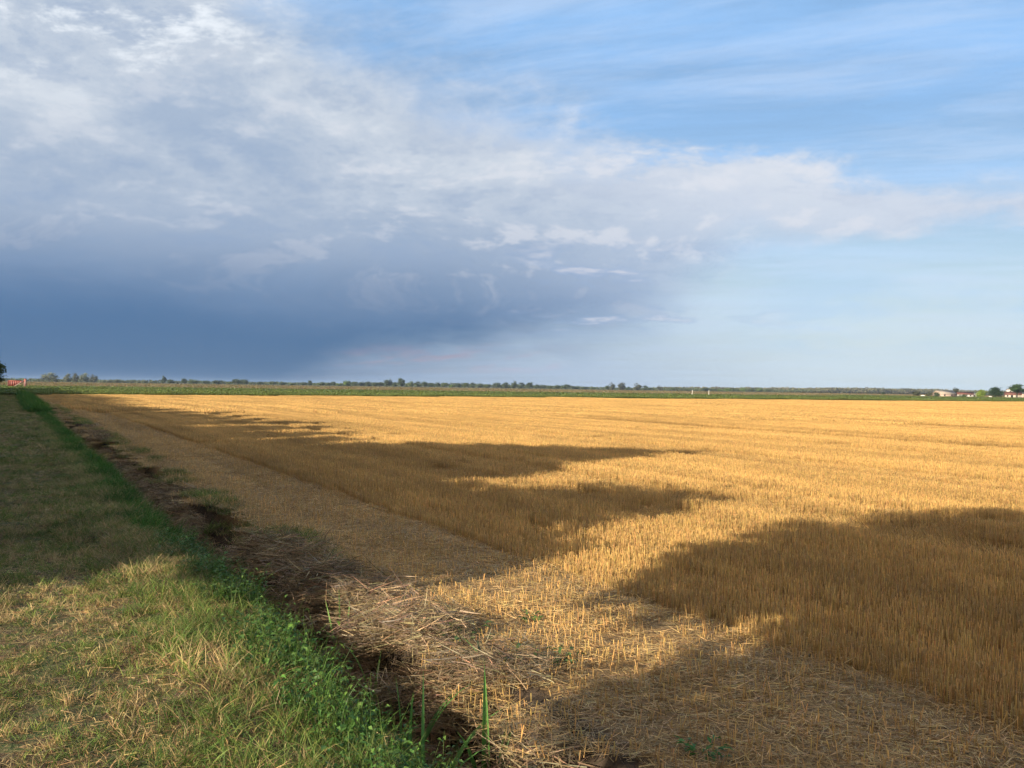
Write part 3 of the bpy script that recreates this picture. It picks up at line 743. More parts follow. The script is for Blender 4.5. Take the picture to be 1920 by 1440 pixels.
# the row of trees left of the path, whose shadows lie over path and field
ROW_X = -5.0
LEAF = (0.060, 0.085, 0.026)
G_ROW = 'trees of the row left of the path'
ta = make_tree(900, [(0, -.3, 5.3, 1.7, 3.1, 2.4), (0, 2.35, 4.95, 1.4, 2.25, 1.65), (0, -3.0, 5.0, 1.5, 2.0, 2.1), (.2, .3, 7.0, 1.2, 2.4, 1.4), (0, -.40, 3.35, 1.2, 2.35, .9)], 20000, .28, LEAF, 4.6, .20, .13, 130, .55)
put_tree('row_tree', ta, (ROW_X, 1.35, 0), 0, None, 'broad high-crowned tree left of the path whose shadow covers the right foreground', group=G_ROW)
tb = make_tree(901, [(0, .2, 3.7, 1.1, 2.5, 1.7), (0, -2.1, 3.05, .8, 1.2, .75), (0, 2.5, 2.9, 1.1, 1.6, 1.45), (0, .9, 1.5, 1.0, 2.0, 1.5), (0, 2.9, 1.3, 1.0, 1.7, 1.3), (0, 3.4, 3.2, 1.0, 1.4, 1.2)], 20000, .26, LEAF, 2.6, .13, .13, 120, .55)
put_tree('row_tree', tb, (ROW_X, 9.3, 0), 0, None, 'small bushy tree left of the path, second of the row from the camera', group=G_ROW)
tc_ = make_tree(902, [(0, -1.6, 4.1, 1.2, 1.9, 1.6), (0, .5, 5.7, 1.2, 1.8, 2.0), (0, 2.6, 5.1, 1.3, 2.0, 1.7), (0, 0, 2.3, 1.3, 3.2, 2.1), (0, 2.6, 2.4, 1.2, 2.0, 2.2)], 22000, .28, LEAF, 4.0, .17, .13, 130, .55)
put_tree('row_tree', tc_, (ROW_X, 16.2, 0), 0, None, 'tall pointed tree left of the path, third of the row from the camera', group=G_ROW)
row_v = [make_tree(910 + i, [(0, 0, 3.9, 1.4, 2.5, 2.2), (0, -.9 + .5 * i, 5.2 + .2 * (i % 2), 1.0, 1.2, 1.0), (0, 1.2 - .6 * i, 2.8, 1.3, 1.6, 1.5), (0, 0, 1.3, 1.2, 2.8, 1.3), (0, 0, 2.5, 1.3, 2.9, 2.0)], 11000, .32, LEAF, 3.4, .15, .16, 90, .5) for i in range(4)]
rr = np.random.default_rng(5)
yy = 21.3; i = 0
while yy < 172:
    k = (.86 + .22 * float(vn(yy * .16, 0, 61)) + rr.uniform(-.06, .06)) * (1 - .16 * float(sst(yy, 38, 60)))
    put_tree('row_tree', row_v[i % 4], (ROW_X + rr.uniform(-.4, .3), yy, 0), rr.choice([0, math.pi]), (1, 1.05, k), 'leafy tree farther along the row left of the path', group='trees of the row left of the path, farther ones')
    yy += rr.uniform(3.6, 5.0); i += 1
put_tree('row_tree', make_tree(930, [(0, 0, 3.9, 2.3, 2.3, 1.9), (.4, 0, 2.2, 1.9, 2.0, 1.5), (.2, 0, 5.2, 1.3, 1.3, .9)], 6000, .34, LEAF, 3.5, .16, .25, 50), (-3.45, 182, 0), 0, None, 'dark tree cut by the left edge of the photo above the end of the path', group='trees of the row left of the path')

# ------------------------------------------------------------------ the skyline
PALE_L = (0.175, 0.195, 0.130); DARK_L = (0.062, 0.086, 0.042); MID_L = (0.095, 0.125, 0.050); OLIVE_L = (0.095, 0.100, 0.058); LIME_L = (0.13, 0.19, 0.055)
def unit_tree(seed, col, kind):
    """one metre tall, one metre wide"""
    if kind == 'round': B = [(0, 0, .52, .40, .40, .38), (.18, 0, .42, .28, .30, .28), (-.2, .1, .40, .28, .3, .28)]
    elif kind == 'tall': B = [(0, 0, .62, .33, .33, .34), (.1, 0, .34, .36, .36, .26), (-.14, 0, .42, .3, .3, .26)]
    elif kind == 'low': B = [(0, 0, .45, .44, .36, .42), (.26, 0, .34, .22, .3, .3), (-.26, 0, .38, .24, .3, .32)]
    else: B = [(0, 0, .55, .42, .4, .40), (.2, .1, .36, .3, .3, .33), (-.22, 0, .36, .28, .3, .33), (0, -.2, .3, .34, .25, .28)]
    return make_tree(seed, B, 1300, .085, col, .45, .028, .24, 26)
KIND = {'w': [unit_tree(1000 + i, PALE_L, 'willow') for i in range(3)], 'o': [unit_tree(1010 + i, OLIVE_L, 'willow') for i in range(3)], 's': [unit_tree(1020 + i, PALE_L, 'low') for i in range(3)],
        'd': [unit_tree(1030 + i, DARK_L, 'round') for i in range(4)], 't': [unit_tree(1040 + i, DARK_L, 'tall') for i in range(3)], 'm': [unit_tree(1050 + i, MID_L, 'round') for i in range(3)], 'p': [unit_tree(1060 + i, LIME_L, 'low') for i in range(3)]}
LOOK = {'w': 'pale silvery willow', 'o': 'grey olive-green tree', 's': 'low pale silvery shrub', 'd': 'dark round tree', 't': 'tall dark tree', 'm': 'mid green tree', 'p': 'pale yellow-green tree'}
ORD = 'first second third fourth fifth sixth seventh eighth ninth tenth eleventh twelfth thirteenth fourteenth fifteenth sixteenth'.split()
WHERE = {'A': 'in the far-left willow clump', 'B': 'in the low row beside the willows', 'C': 'of the trees under the darkest cloud', 'D': 'in the row left of the tall pair',
         'E': 'of the tall dark pair', 'F': 'in the row right of the tall pair', 'G': 'in the dark middle row', 'H': 'in the clump left of the posts', 'I': 'in the row right of the posts'}
FARTREES = {
    'A': [(39.1, 1196, 18.2, 8.6, 'w'), (54.1, 1114, 9.7, 7.3, 'w'), (60.5, 1093, 7.9, 7.4, 'o'), (71.7, 1146, 10.1, 8.4, 'w'), (82.7, 1162, 10.2, 6.9, 'o')],
    'B': [(87.2, 1090, 6.8, 3.3, 's'), (95.0, 1111, 7.5, 2.9, 's'), (102.4, 1109, 7.6, 3.6, 's'), (115.1, 1164, 8.6, 2.6, 's'), (126.0, 1197, 7.6, 3.3, 's'), (126.9, 1131, 7.2, 2.8, 's'), (129.4, 1100, 5.8, 4.0, 's'), (137.6, 1111, 7.7, 2.4, 's')],
    'C': [(164.3, 1209, 7.1, 7.2, 't'), (160.8, 1128, 10.3, 4.0, 'd'), (184.6, 1186, 7.7, 5.6, 'd'), (182.6, 1110, 12.1, 4.9, 'm'), (199.9, 1134, 8.1, 4.0, 'd'), (223.6, 1183, 16.3, 4.3, 'd'), (225.2, 1129, 6.2, 3.2, 'm'), (228.6, 1104, 8.6, 6.3, 'd'), (239.6, 1116, 11.2, 5.9, 'd')],
    'D': [(271.5, 1171, 9.2, 3.8, 'd'), (289.4, 1180, 9.3, 4.1, 'm'), (283.1, 1112, 9.5, 3.5, 'd'), (308.2, 1156, 8.6, 2.5, 'm'), (304.1, 1092, 7.5, 3.9, 'd'), (328.8, 1153, 6.0, 5.4, 't'), (340.8, 1150, 14.0, 4.3, 'm'), (334.0, 1091, 6.3, 3.7, 'm'), (354.7, 1141, 6.6, 5.2, 'd'), (373.6, 1180, 9.0, 3.4, 'p'), (378.5, 1159, 9.5, 6.9, 'p'), (400.5, 1194, 9.1, 5.8, 'm'), (411.0, 1200, 8.5, 5.3, 'd'), (416.1, 1187, 9.8, 5.4, 'd'), (401.3, 1119, 8.0, 4.7, 'd'), (437.2, 1196, 8.6, 5.7, 'd')],
    'E': [(415.9, 1114, 11.3, 8.2, 'd'), (440.4, 1152, 7.6, 5.2, 'd'), (428.1, 1097, 10.6, 9.1, 't')],
    'F': [(453.9, 1133, 9.6, 6.8, 'm'), (460.2, 1123, 9.6, 6.2, 'd'), (489.0, 1169, 10.0, 6.6, 'd'), (485.1, 1138, 8.4, 5.9, 'd'), (489.8, 1127, 7.6, 6.0, 'd'), (492.0, 1110, 10.3, 6.1, 'm'), (535.3, 1184, 6.6, 4.3, 'p'), (525.0, 1139, 9.2, 5.8, 'd'), (522.4, 1111, 9.7, 6.5, 'm'), (560.1, 1168, 9.5, 6.2, 'd'), (589.7, 1206, 10.6, 5.8, 'd'), (558.1, 1118, 9.2, 5.0, 'm'), (618.5, 1209, 12.3, 7.7, 'd'), (598.3, 1144, 11.7, 6.9, 'd')],
    'G': [(583.1, 1090, 10.5, 7.5, 't'), (628.7, 1154, 10.4, 7.3, 'd'), (663.8, 1195, 11.6, 7.7, 't'), (626.6, 1108, 8.6, 6.0, 'd'), (692.9, 1206, 9.4, 5.7, 'd'), (674.2, 1153, 9.8, 4.2, 'm'), (670.6, 1127, 10.4, 5.1, 'd'), (695.9, 1146, 15.1, 6.8, 'd'), (713.4, 1146, 11.4, 4.0, 'd'), (737.7, 1161, 10.9, 3.5, 'd'), (729.6, 1127, 9.1, 2.9, 'm')],
    'H': [(759.5, 1136, 6.9, 7.0, 'd'), (759.4, 1123, 9.1, 9.4, 'o'), (831.3, 1203, 13.1, 10.2, 'o'), (764.8, 1091, 7.5, 5.8, 'd'), (840.3, 1175, 13.0, 9.6, 'o'), (879.0, 1207, 10.9, 7.6, 'd'), (891.9, 1209, 9.2, 5.2, 'm'), (874.1, 1164, 8.1, 6.9, 'o'), (923.9, 1197, 8.4, 5.7, 'm')],
    'I': [(984.6, 1190, 13.7, 5.7, 'd'), (999.1, 1189, 10.3, 4.2, 'm'), (1007.2, 1181, 11.1, 3.5, 'p'), (957.7, 1106, 10.5, 5.2, 'p'), (1029.1, 1170, 12.0, 4.7, 'm'), (1001.9, 1122, 11.6, 6.4, 'p'), (1004.7, 1106, 11.5, 5.0, 'm'), (1111.3, 1204, 14.3, 6.4, 'p'), (1040.2, 1108, 11.6, 4.6, 'm')],
}
for seg, lst in FARTREES.items():
    for j, (x, y, w, h, ty) in enumerate(lst):
        v = KIND[ty][j % len(KIND[ty])]
        put_tree('shrub' if ty == 's' else 'skyline_tree', v, (x, y, 0), rr.uniform(0, 6.28), (w * 1.2, w * 1.1, h * (1.12 if seg == 'H' else 1.34)), '%s, %s from the left %s' % (LOOK[ty], ORD[j], WHERE[seg]), 'shrub' if ty == 's' else 'tree', 'trees on the far skyline')
# low hedge line and the brown wood that read as one mass
def mass(name, spans, n, leaf, col, seed, label, cat):
    r = np.random.default_rng(seed); s = Soup()
    for (x0, y0, h0, x1, y1, h1, dens) in spans:
        k = int(n * dens); t_ = r.uniform(0, 1, k); prof = .75 + .5 * vn(t_ * 60, 0, seed) * vn(t_ * 17 + 3, 0, seed + 1)
        H = (h0 + (h1 - h0) * t_) * prof
        pos = np.stack([x0 + (x1 - x0) * t_ + r.normal(0, 2, k), y0 + (y1 - y0) * t_ + r.normal(0, 14, k), H * r.uniform(.03, 1, k) ** .6], 1)
        c = np.asarray(col)[None] * (1 + (vn(t_ * 45, 0, seed + 2) - .5)[:, None] * .7) * (1 + r.normal(0, .18, (k, 1))) * (1 + r.normal(0, .07, (k, 3)))
        L = leaf * r.uniform(.6, 1.4, k)
        leaves(s, pos, r.normal(0, .6, (k, 3)) + np.array([-.3, -.3, .6]), r.normal(0, 1, (k, 3)), L, L * .8, np.clip(c, .008, .6), .1)
    return put(name, s.mesh(name, tree_m), label=label, cat=cat, kind='stuff')
mass('distant_hedge', [(-10, 1230, 3.4, 430, 1230, 4.0, 1.0), (430, 1230, 5.6, 760, 1230, 5.4, 1.0), (760, 1230, 4.0, 1250, 1230, 5.0, 1.2)], 9000, 1.5, (0.070, 0.088, 0.040), 71, 'low broken hedge line running along the foot of the skyline trees', 'hedge')
mass('distant_wood', [(1080, 1450, 6.0, 1500, 1450, 9.5, 1.0), (1500, 1450, 11.5, 1960, 1450, 11.5, 1.4), (1960, 1450, 11.0, 2500, 1450, 10.5, 1.2)], 9000, 3.0, (0.115, 0.110, 0.055), 73, 'long brownish wood behind the farm on the right horizon', 'wood')
mass('dark_scrub', [(640, 640, 1.7, 900, 640, 1.6, 1.0)], 3000, 1.4, (0.050, 0.048, 0.034), 75, 'dark low scrub strip left of the farm behind the crop', 'scrub')

# ------------------------------------------------------------------ farm on the right
roof_red = plain('roof_tile', (0.19, 0.085, 0.062), .45, 1.4, .85, .2); roof_pale = plain('pale_roof', (0.38, 0.31, 0.24), .25, .8, .85, .2)
plaster = plain('plaster', (0.50, 0.43, 0.34), .18, .7, .9, .2); plaster_w = plain('white_plaster', (0.58, 0.54, 0.48), .12, .7, .9, .2); pinkish = plain('pink_plaster', (0.46, 0.34, 0.27), .2, .7, .9, .2)
dark_m = plain('dark_opening', (0.035, 0.030, 0.028), .3, 2, .9, .1); grey_m = plain('weathered_grey', (0.24, 0.22, 0.21), .3, 1.5, .9, .2)
def bx(s, x0, x1, y0, y1, z0, z1):
    v = np.array([[x, y, z] for z in (z0, z1) for y in (y0, y1) for x in (x0, x1)], float)
    s.add(v, (1, 1, 1), None, [[0, 2, 3, 1], [4, 5, 7, 6], [0, 1, 5, 4], [2, 6, 7, 3], [0, 4, 6, 2], [1, 3, 7, 5]])
def prism(s, P, y0, y1):
    """polygon P in x-z pushed from y0 to y1"""
    n = len(P); v = [[x, y0, z] for x, z in P] + [[x, y1, z] for x, z in P]
    o = s.n; s.add(v, (1, 1, 1))
    for i_ in range(n): s.f4.append(np.array([[o + i_, o + (i_ + 1) % n, o + n + (i_ + 1) % n, o + n + i_]]))
    s.f3.append(np.array([[o, o + k + 1, o + k] for k in range(1, n - 1)])); s.f3.append(np.array([[o + n, o + n + k, o + n + k + 1] for k in range(1, n - 1)]))
def box_part(name, parent, m_, *d):
    s = Soup(); bx(s, *d); return put(name, s.mesh(name, m_), parent)
def gable_house(name, loc, rz, L, Wd, eave, ridge, wall_m, roof_m, label, openings=(), over=.35, cat='house', group=None):
    """ridge along local x; front is -y; openings (kind, face, along, z0, w, h)"""
    e = put(name, None, loc=loc, rz=rz, label=label, cat=cat, group=group)
    s = Soup(); hw = Wd / 2; hl = L / 2
    P = [(-hw, -.2), (hw, -.2), (hw, eave), (0, ridge - .12), (-hw, eave)]
    prism(s, P, -hl, hl); v = np.concatenate(s.v); v = v[:, [1, 0, 2]]; s.v = [v]; s.c = [np.ones_like(v)]
    put('wall', s.mesh('wall', wall_m), e)
    for sg in (-1, 1):
        r_ = Soup(); sl = (ridge - eave) / hw; ye = hw + over; ze = eave - sl * over
        Q = [(0, ridge), (sg * ye, ze), (sg * ye, ze + .16), (0, ridge + .16)]
        prism(r_, Q, -hl - over, hl + over); v = np.concatenate(r_.v)[:, [1, 0, 2]]; r_.v = [v]; r_.c = [np.ones_like(v)]
        put('roof_slope', r_.mesh('roof_slope', roof_m), e)
    for (k, face, al, z0, w, h) in openings:
        d = .08
        if face == 'front': q = box_part(k, e, dark_m, al - w / 2, al + w / 2, -hw - .03, -hw + d, z0, z0 + h)
        elif face == 'left': q = box_part(k, e, dark_m, -hl - .03, -hl + d, al - w / 2, al + w / 2, z0, z0 + h)
        else: q = box_part(k, e, dark_m, hl - d, hl + .03, al - w / 2, al + w / 2, z0, z0 + h)
        if face == 'front':
            for nm, a in (('jamb', (al - w / 2 - .10, al - w / 2, -hw - .06, -hw + .02, z0, z0 + h)), ('jamb', (al + w / 2, al + w / 2 + .10, -hw - .06, -hw + .02, z0, z0 + h)), ('lintel', (al - w / 2 - .10, al + w / 2 + .10, -hw - .07, -hw + .02, z0 + h, z0 + h + .12))):
                box_part(nm, q, grey_m, *a)
    return e
VR = R_(-54.0)
def farm():
    gable_house('barn', (465, 355, 0), VR + R_(32), 9.5, 8.0, 1.9, 3.5, pinkish, roof_pale, 'low barn with a pale roof and pinkish gable, leftmost building of the farm', [('door', 'left', 0, 0, 1.8, 1.6), ('window', 'front', -2.2, .7, .8, .7), ('window', 'front', 2.0, .7, .8, .7)], cat='barn')
    gable_house('cottage', (463, 340.5, 0), VR + R_(4), 7.6, 5.5, 1.75, 2.9, plaster_w, roof_red, 'low white cottage with a red tiled roof in the middle of the farm', [('window', 'front', -2.6, .8, .55, .6), ('door', 'front', -1.0, 0, .7, 1.5), ('window', 'front', .7, .8, .55, .6), ('window', 'front', 2.5, .8, .55, .6)])
    gable_house('shed', (477.5, 345.5, 0), VR - R_(8), 3.6, 3.0, 1.7, 2.4, grey_m, grey_m, 'small weathered grey shed right of the white cottage', [('door', 'front', .4, 0, .9, 1.4)], .2, 'shed')
    gable_house('farmhouse_wing', (472, 318.5, 0), VR, 7.6, 4.0, 2.0, 3.4, plaster, roof_red, 'pale single-storey wing with red roof and dark doorway before the white farmhouse', [('door', 'front', -.6, 0, 1.0, 1.6), ('window', 'front', 1.6, .8, .7, .7), ('window', 'front', -2.6, .8, .6, .7)])
    gable_house('farmhouse', (478.5, 324.5, 0), VR + R_(90), 6.0, 3.7, 4.6, 5.5, plaster_w, roof_red, 'taller white farmhouse whose gable rises over the red-roofed wing', [('window', 'left', .0, 3.2, .6, .7)])
    # ruined wall at the right edge
    e = put('ruined_wall', None, loc=(487, 318, 0), rz=VR, label='broken pale wall with red brick patches at the right edge of the photo', cat='wall')
    rg = np.random.default_rng(4); x0 = -5.0
    while x0 < 6:
        w = rg.uniform(.9, 1.7); h = rg.uniform(1.9, 2.9)
        box_part('wall_panel', e, plaster if rg.random() < .65 else pinkish, x0, x0 + w, -.25 + rg.uniform(-.02, .02), .2, -.2, h)
        if rg.random() < .6: box_part('brick_cap', e, roof_red, x0 + .05, x0 + w - .05, -.28, .17, h + .003, h + .22)
        x0 += w
    far_tree = lambda nm, seed, blobs, n, leaf, col, th, tr, loc, label, cat='tree': put_tree(nm, make_tree(seed, blobs, n, leaf, col, th, tr, .25, 44), loc, 0, None, label, cat)
    far_tree('bush', 1100, [(0, 0, 1.3, 1.7, 1.6, 1.4)], 900, .35, DARK_L, 1.0, .08, (447, 346, 0), 'dark bush left of the pale-roofed barn', 'bush')
    far_tree('barn_tree', 1101, [(0, 0, 3.9, 1.7, 1.7, 1.8), (0, 0, 2.4, 1.6, 1.6, 1.4)], 1300, .4, (0.075, 0.085, 0.055), 2.5, .12, (500, 374, 0), 'grey-green tree rising between the barn and the cottage')
    far_tree('bush', 1102, [(0, 0, .65, 1.4, 1.2, .75)], 700, .3, PALE_L, .5, .05, (440, 326.5, 0), 'low pale bush before the left end of the white cottage', 'bush')
    far_tree('bush', 1103, [(0, 0, .75, 1.4, 1.2, .85)], 700, .3, DARK_L, .5, .05, (444, 327, 0), 'low dark bush before the white cottage', 'bush')
    far_tree('lime_bush', 1104, [(0, 0, 2.1, 2.6, 2.4, 2.0), (.4, 0, 3.2, 1.5, 1.5, 1.0)], 2200, .35, (0.20, 0.27, 0.045), 1.6, .1, (453, 323.5, 0), 'bright lime-green willow right of the grey shed')
    far_tree('farm_tree', 1105, [(0, 0, 3.0, 3.5, 3.2, 2.5), (-1, 0, 4.3, 2.0, 2.0, 1.3), (1.6, 0, 4.0, 1.8, 1.8, 1.4)], 3600, .38, (0.032, 0.058, 0.026), 2.2, .2, (449, 312.5, 0), 'large dark round tree left of the farmhouse')
    far_tree('pine_tree', 1106, [(0, 0, 5.2, 3.6, 3.4, 1.5), (-2.2, 0, 4.6, 2.2, 2.2, 1.1), (2.4, 0, 4.4, 2.4, 2.2, 1.2), (0, 0, 6.3, 2.2, 2.2, 1.1)], 4200, .36, (0.045, 0.080, 0.030), 4.2, .34, (453, 303.5, 0), 'umbrella-shaped pine with a pale trunk at the right edge, before the farmhouse')
    # white tank and a wrapped bale
    s = Soup(); bx(s, -.7, .7, -.5, .5, 0, .95)
    e = put('water_tank', None, loc=(440.5, 309.5, 0), rz=VR, label='small white tank at the foot of the dark round tree', cat='tank')
    put('tank_body', s.mesh('tank_body', plaster_w), e); s = Soup(); tube(s, [[0, 0, .94], [0, 0, 1.08]], [.25, .22], (1, 1, 1), 10); put('tank_lid', s.mesh('tank_lid', grey_m), e)
    s = Soup(); a = np.linspace(0, np.pi, 9)
    prism(s, [(math.cos(q) * 1.3, math.sin(q) * .85 - .02) for q in a], -1.0, 1.0)
    put('wrapped_bale', s.mesh('wrapped_bale', plaster_w), loc=(398, 316, .25), rz=VR, label='low white plastic-covered bale lying in the crop left of the barn', cat='bale')
    put_tree('scrub_tree', KIND['d'][1], (510, 436, 0), 0, (3.6, 3.2, 2.7), 'small dark tree alone, well left of the farm behind the crop')
    put_tree('scrub_tree', KIND['o'][0], (509, 409, 0), 1, (6.2, 5.4, 4.2), 'wide grey-green tree next left of the white bale')
    put_tree('scrub_tree', KIND['o'][1], (516, 405, 0), 2, (3.6, 3.4, 3.3), 'small grey-green tree just left of the barn')
farm()

# ------------------------------------------------------------------ posts and red gate
white_p = plain('white_paint', (0.80, 0.76, 0.68), .15, 4, .6, .3); red_p = plain('red_paint', (0.30, 0.085, 0.065), .3, 1.5, .55, .35); pale_p = plain('pale_metal', (0.42, 0.30, 0.26), .25, 3, .5, .4)
def post(loc, lean, label, h):
    e = put('marker_post', None, loc=loc, rz=R_(-40), label=label, cat='post', group='two white posts in the crop')
    s = Soup(); tube(s, [[0, 0, -.3], [lean * .5, 0, h * .5], [lean, 0, h]], [.065, .062, .06], (1, 1, 1), 10); put('shaft', s.mesh('shaft', white_p, True), e)
    s = Soup(); tube(s, [[lean, 0, h - .01], [lean * 1.01, 0, h + .05], [lean * 1.02, 0, h + .09]], [.078, .07, .01], (1, 1, 1), 10); put('cap', s.mesh('cap', white_p, True), e)
post((172.3, 214.3, 0), .22, 'leaning white post in the crop, left one of the two', 1.75)
post((183.7, 220.5, 0), .0, 'upright white post in the crop, right one of the two', 1.75)
def gate():
    e = put('red_gate', None, loc=(1.2, 222, 0), rz=R_(-14), label='red sheeted field gate with a pale diagonal brace at the end of the path', cat='gate')
    W, H = 1.75, 2.0
    box_part('gate_post', e, red_p, W - .42, W, -.12, .12, -.2, H + .12)
    box_part('stripe', e, pale_p, W - .40, W - .33, -.135, -.12, .25, 1.55); box_part('stripe', e, pale_p, W - .18, W - .11, -.135, -.12, .5, 1.9)
    box_part('gate_post', e, red_p, -W, -W + .12, -.08, .08, -.2, H - .25)
    box_part('top_rail', e, red_p, -W + .12, W - .42, -.05, .05, H - .34, H - .22)
    n = 7; x0 = -W + .12; x1 = W - .42; zb = lambda x: .22 + (x - x0) / (x1 - x0) * 1.25
    for k in range(n):
        a = x0 + (x1 - x0) * k / n + .012; b = x0 + (x1 - x0) * (k + 1) / n - .012; s = Soup()
        prism(s, [(a, max(zb(a) - .35, .1) if k == 0 else zb(a)), (b, zb(b)), (b, H - .345), (a, H - .345)], -.02 - .004 * (k % 2), .02); put('sheet_panel', s.mesh('sheet_panel', red_p), e)
    s = Soup(); prism(s, [(x0 + .3, .05), (x0 + .5, .05), (x1 + .02, 1.72), (x1 - .18, 1.72)], -.075, -.03); put('brace', s.mesh('brace', pale_p), e)
gate()

# ------------------------------------------------------------------ reeds and heaps in the ditch
def reed_leaf(L, W, az_, lean, droop, col, name, parent, base=(0, 0, 0)):
    """one sword-shaped leaf with a folded midrib"""
    n = 9; t_ = np.linspace(0, 1, n); p = np.array(base, float); d = np.array([math.cos(az_) * lean, math.sin(az_) * lean, 1.0]); d /= np.linalg.norm(d)
    hz = np.array([math.cos(az_), math.sin(az_), 0]); pts = []
    for k in range(n):
        pts.append(p.copy()); p = p + d * L / (n - 1); d = d + hz * droop / n * (k / n) * 2 - np.array([0, 0, 1]) * droop * .9 / n * (k / n) * 2; d /= np.linalg.norm(d)
    pts = np.array(pts); sd_ = np.array([-math.sin(az_ + .6), math.cos(az_ + .6), 0]); nn = np.array([math.cos(az_ + .6), math.sin(az_ + .6), .2])
    w = W * .5 * np.minimum(1, .55 + t_ * 2) * (1 - t_ ** 3.2)
    V = np.stack([pts - sd_ * w[:, None], pts + nn * w[:, None] * .35, pts + sd_ * w[:, None]], 1).reshape(-1, 3)
    o = np.arange(n - 1) * 3
    f4 = np.concatenate([np.stack([o, o + 1, o + 4, o + 3], 1), np.stack([o + 1, o + 2, o + 5, o + 4], 1)])
    c = np.asarray(col)[None] * (1 + .35 * t_)[:, None]; c = np.repeat(c, 3, 0)
    put(name, make_mesh(name, V, [f4], c, weed_m, True), parent)
def reed_plant(loc, specs, label, seed, col=(0.075, 0.165, 0.035)):
    r = np.random.default_rng(seed)
    z = float(tz(loc[0], loc[1])); e = put('reed_plant', None, loc=(loc[0], loc[1], z), label=label, cat='reed', group='green reeds in the ditch')
    for (L, W, a, lean, droop) in specs:
        reed_leaf(L, W, a, lean, droop, np.array(col) * r.uniform(.8, 1.25), 'leaf', e, (r.normal(0, .025), r.normal(0, .025), 0))
    return e
reed_plant((2.42, 4.72), [(1.04, .046, 2.2, .05, .12), (.96, .040, 1.2, .08, .18), (.85, .032, 5, .12, .5), (.75, .03, 3.6, .22, .8), (.7, .028, .4, .2, .7), (.6, .026, 2.8, .3, 1.0)], 'tallest green reed with two upright blades at the bottom centre', 41)
reed_plant((2.55, 7.75), [(.80, .036, 1.6, .10, .1), (.74, .034, 2.9, .16, .15), (.7, .032, .4, .06, .1), (.6, .03, 3.4, .3, .9)], 'reed tuft with upright pale green blades below the dry heap', 42, (.17, .28, .08))
reed_plant((2.38, 7.85), [(.70, .032, 2.6, .18, .2), (.62, .028, 3.1, .32, .8), (.5, .024, 1.0, .2, .3)], 'smaller reed tuft just left of the upright pale blades', 43, (.17, .28, .08))
reed_plant((2.15, 5.35), [(1.15, .036, 3.3, .40, 1.0), (1.05, .034, 2.7, .25, 1.1), (.85, .03, .3, .4, 1.2), (.9, .032, 4.4, .2, .8), (.8, .03, 1.7, .1, .4), (.95, .03, 5.6, .3, .9)], 'reed with wide arching leaves over the ditch at the bottom', 44)
reed_plant((2.05, 4.85), [(1.05, .036, 2.4, .3, 1.0), (.95, .034, .2, .45, 1.3), (.9, .032, 3.9, .3, 1.0), (.8, .03, 5.5, .3, 1.2), (1.0, .03, 1.2, .15, .5)], 'dark green reed clump nearest the camera in the ditch', 45)
reed_plant((2.30, 6.35), [(.85, .036, 2.0, .2, 1.5), (.7, .03, .8, .15, .5), (.6, .026, 3.7, .4, 1.2)], 'bright bent reed in the ditch beside the broken stems', 46, (.14, .24, .05))
reed_plant((2.88, 5.75), [(.32, .036, 2.7, .8, .5), (.2, .026, 1.4, .6, .6)], 'single short green blade at the edge of the straw', 47, (.10, .17, .06))
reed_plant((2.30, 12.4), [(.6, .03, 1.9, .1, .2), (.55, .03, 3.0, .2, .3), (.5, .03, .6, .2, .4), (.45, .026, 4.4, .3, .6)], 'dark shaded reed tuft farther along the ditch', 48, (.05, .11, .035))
def heap(loc, rx, ry, h, n, label, seed, rz=0.0, col=REED, kind='dome'):
    r = np.random.default_rng(seed); z = float(tz(loc[0], loc[1]))
    e = put('reed_heap', None, loc=(loc[0], loc[1], z), rz=rz, label=label, cat='reed heap', group='heaps of dead reeds in the ditch')
    # matted core
    nu, nv_ = 20, 7; V = []
    for j in range(nv_):
        f_ = j / (nv_ - 1)
        for i_ in range(nu):
            a = i_ / nu * 2 * math.pi; q = math.cos(f_ * math.pi / 2) * (1 + .25 * (float(vn(a * 2, f_ * 3, seed)) - .5)); V.append((rx * q * math.cos(a) * .9, ry * q * math.sin(a) * .9, h * math.sin(f_ * math.pi / 2) * .82 - .06))
    o = np.array([[j * nu + i_, j * nu + (i_ + 1) % nu, (j + 1) * nu + (i_ + 1) % nu, (j + 1) * nu + i_] for j in range(nv_ - 1) for i_ in range(nu)])
    put('matted_core', make_mesh('matted_core', V, [o], np.full((len(V), 3), (.13, .092, .06)), reed_m, True), e)
    s = Soup(); a = r.uniform(0, 2 * np.pi, n); q = r.uniform(0, 1, n) ** .6
    base = np.stack([rx * q * np.cos(a), ry * q * np.sin(a), h * np.sqrt(np.maximum(0, 1 - q ** 2)) * r.uniform(.75, 1.08, n)], 1)
    ca = a + r.normal(0, .8, n); d = np.stack([np.cos(ca), np.sin(ca), r.normal(.05, .3, n)], 1)
    c = jit(col, n, .3, .08, r); pl = r.random(n) < .3; c[pl] *= 1.5
    L = r.uniform(.08, .30, n); nr = unit(np.stack([base[:, 0] / rx, base[:, 1] / ry, np.full(n, .9)], 1) + r.normal(0, .5, (n, 3)))
    blades(s, base - d * L[:, None] * .4, d, L, r.uniform(.004, .009, n), r.uniform(.2, 1.6, n), np.clip(c, .01, .7), 4, side=unit(np.cross(d, nr)), r=r)
    st = put('dry_leaves', s.mesh('dry_leaves', reed_m), e); st['kind'] = 'stuff'
    return e
heap((2.52, 8.7), .32, .42, .50, 1500, 'rounded heap of dead reeds standing highest in the ditch beside the straw', 51)
heap((2.42, 6.9), .28, .50, .32, 1000, 'flat mat of dead reeds reaching up to the lit straw', 52, .3, (.27, .19, .12))
heap((2.52, 5.70), .16, .34, .30, 700, 'bundle of bent reddish reeds next to the tallest green reed', 53, -.4, (.27, .17, .10))
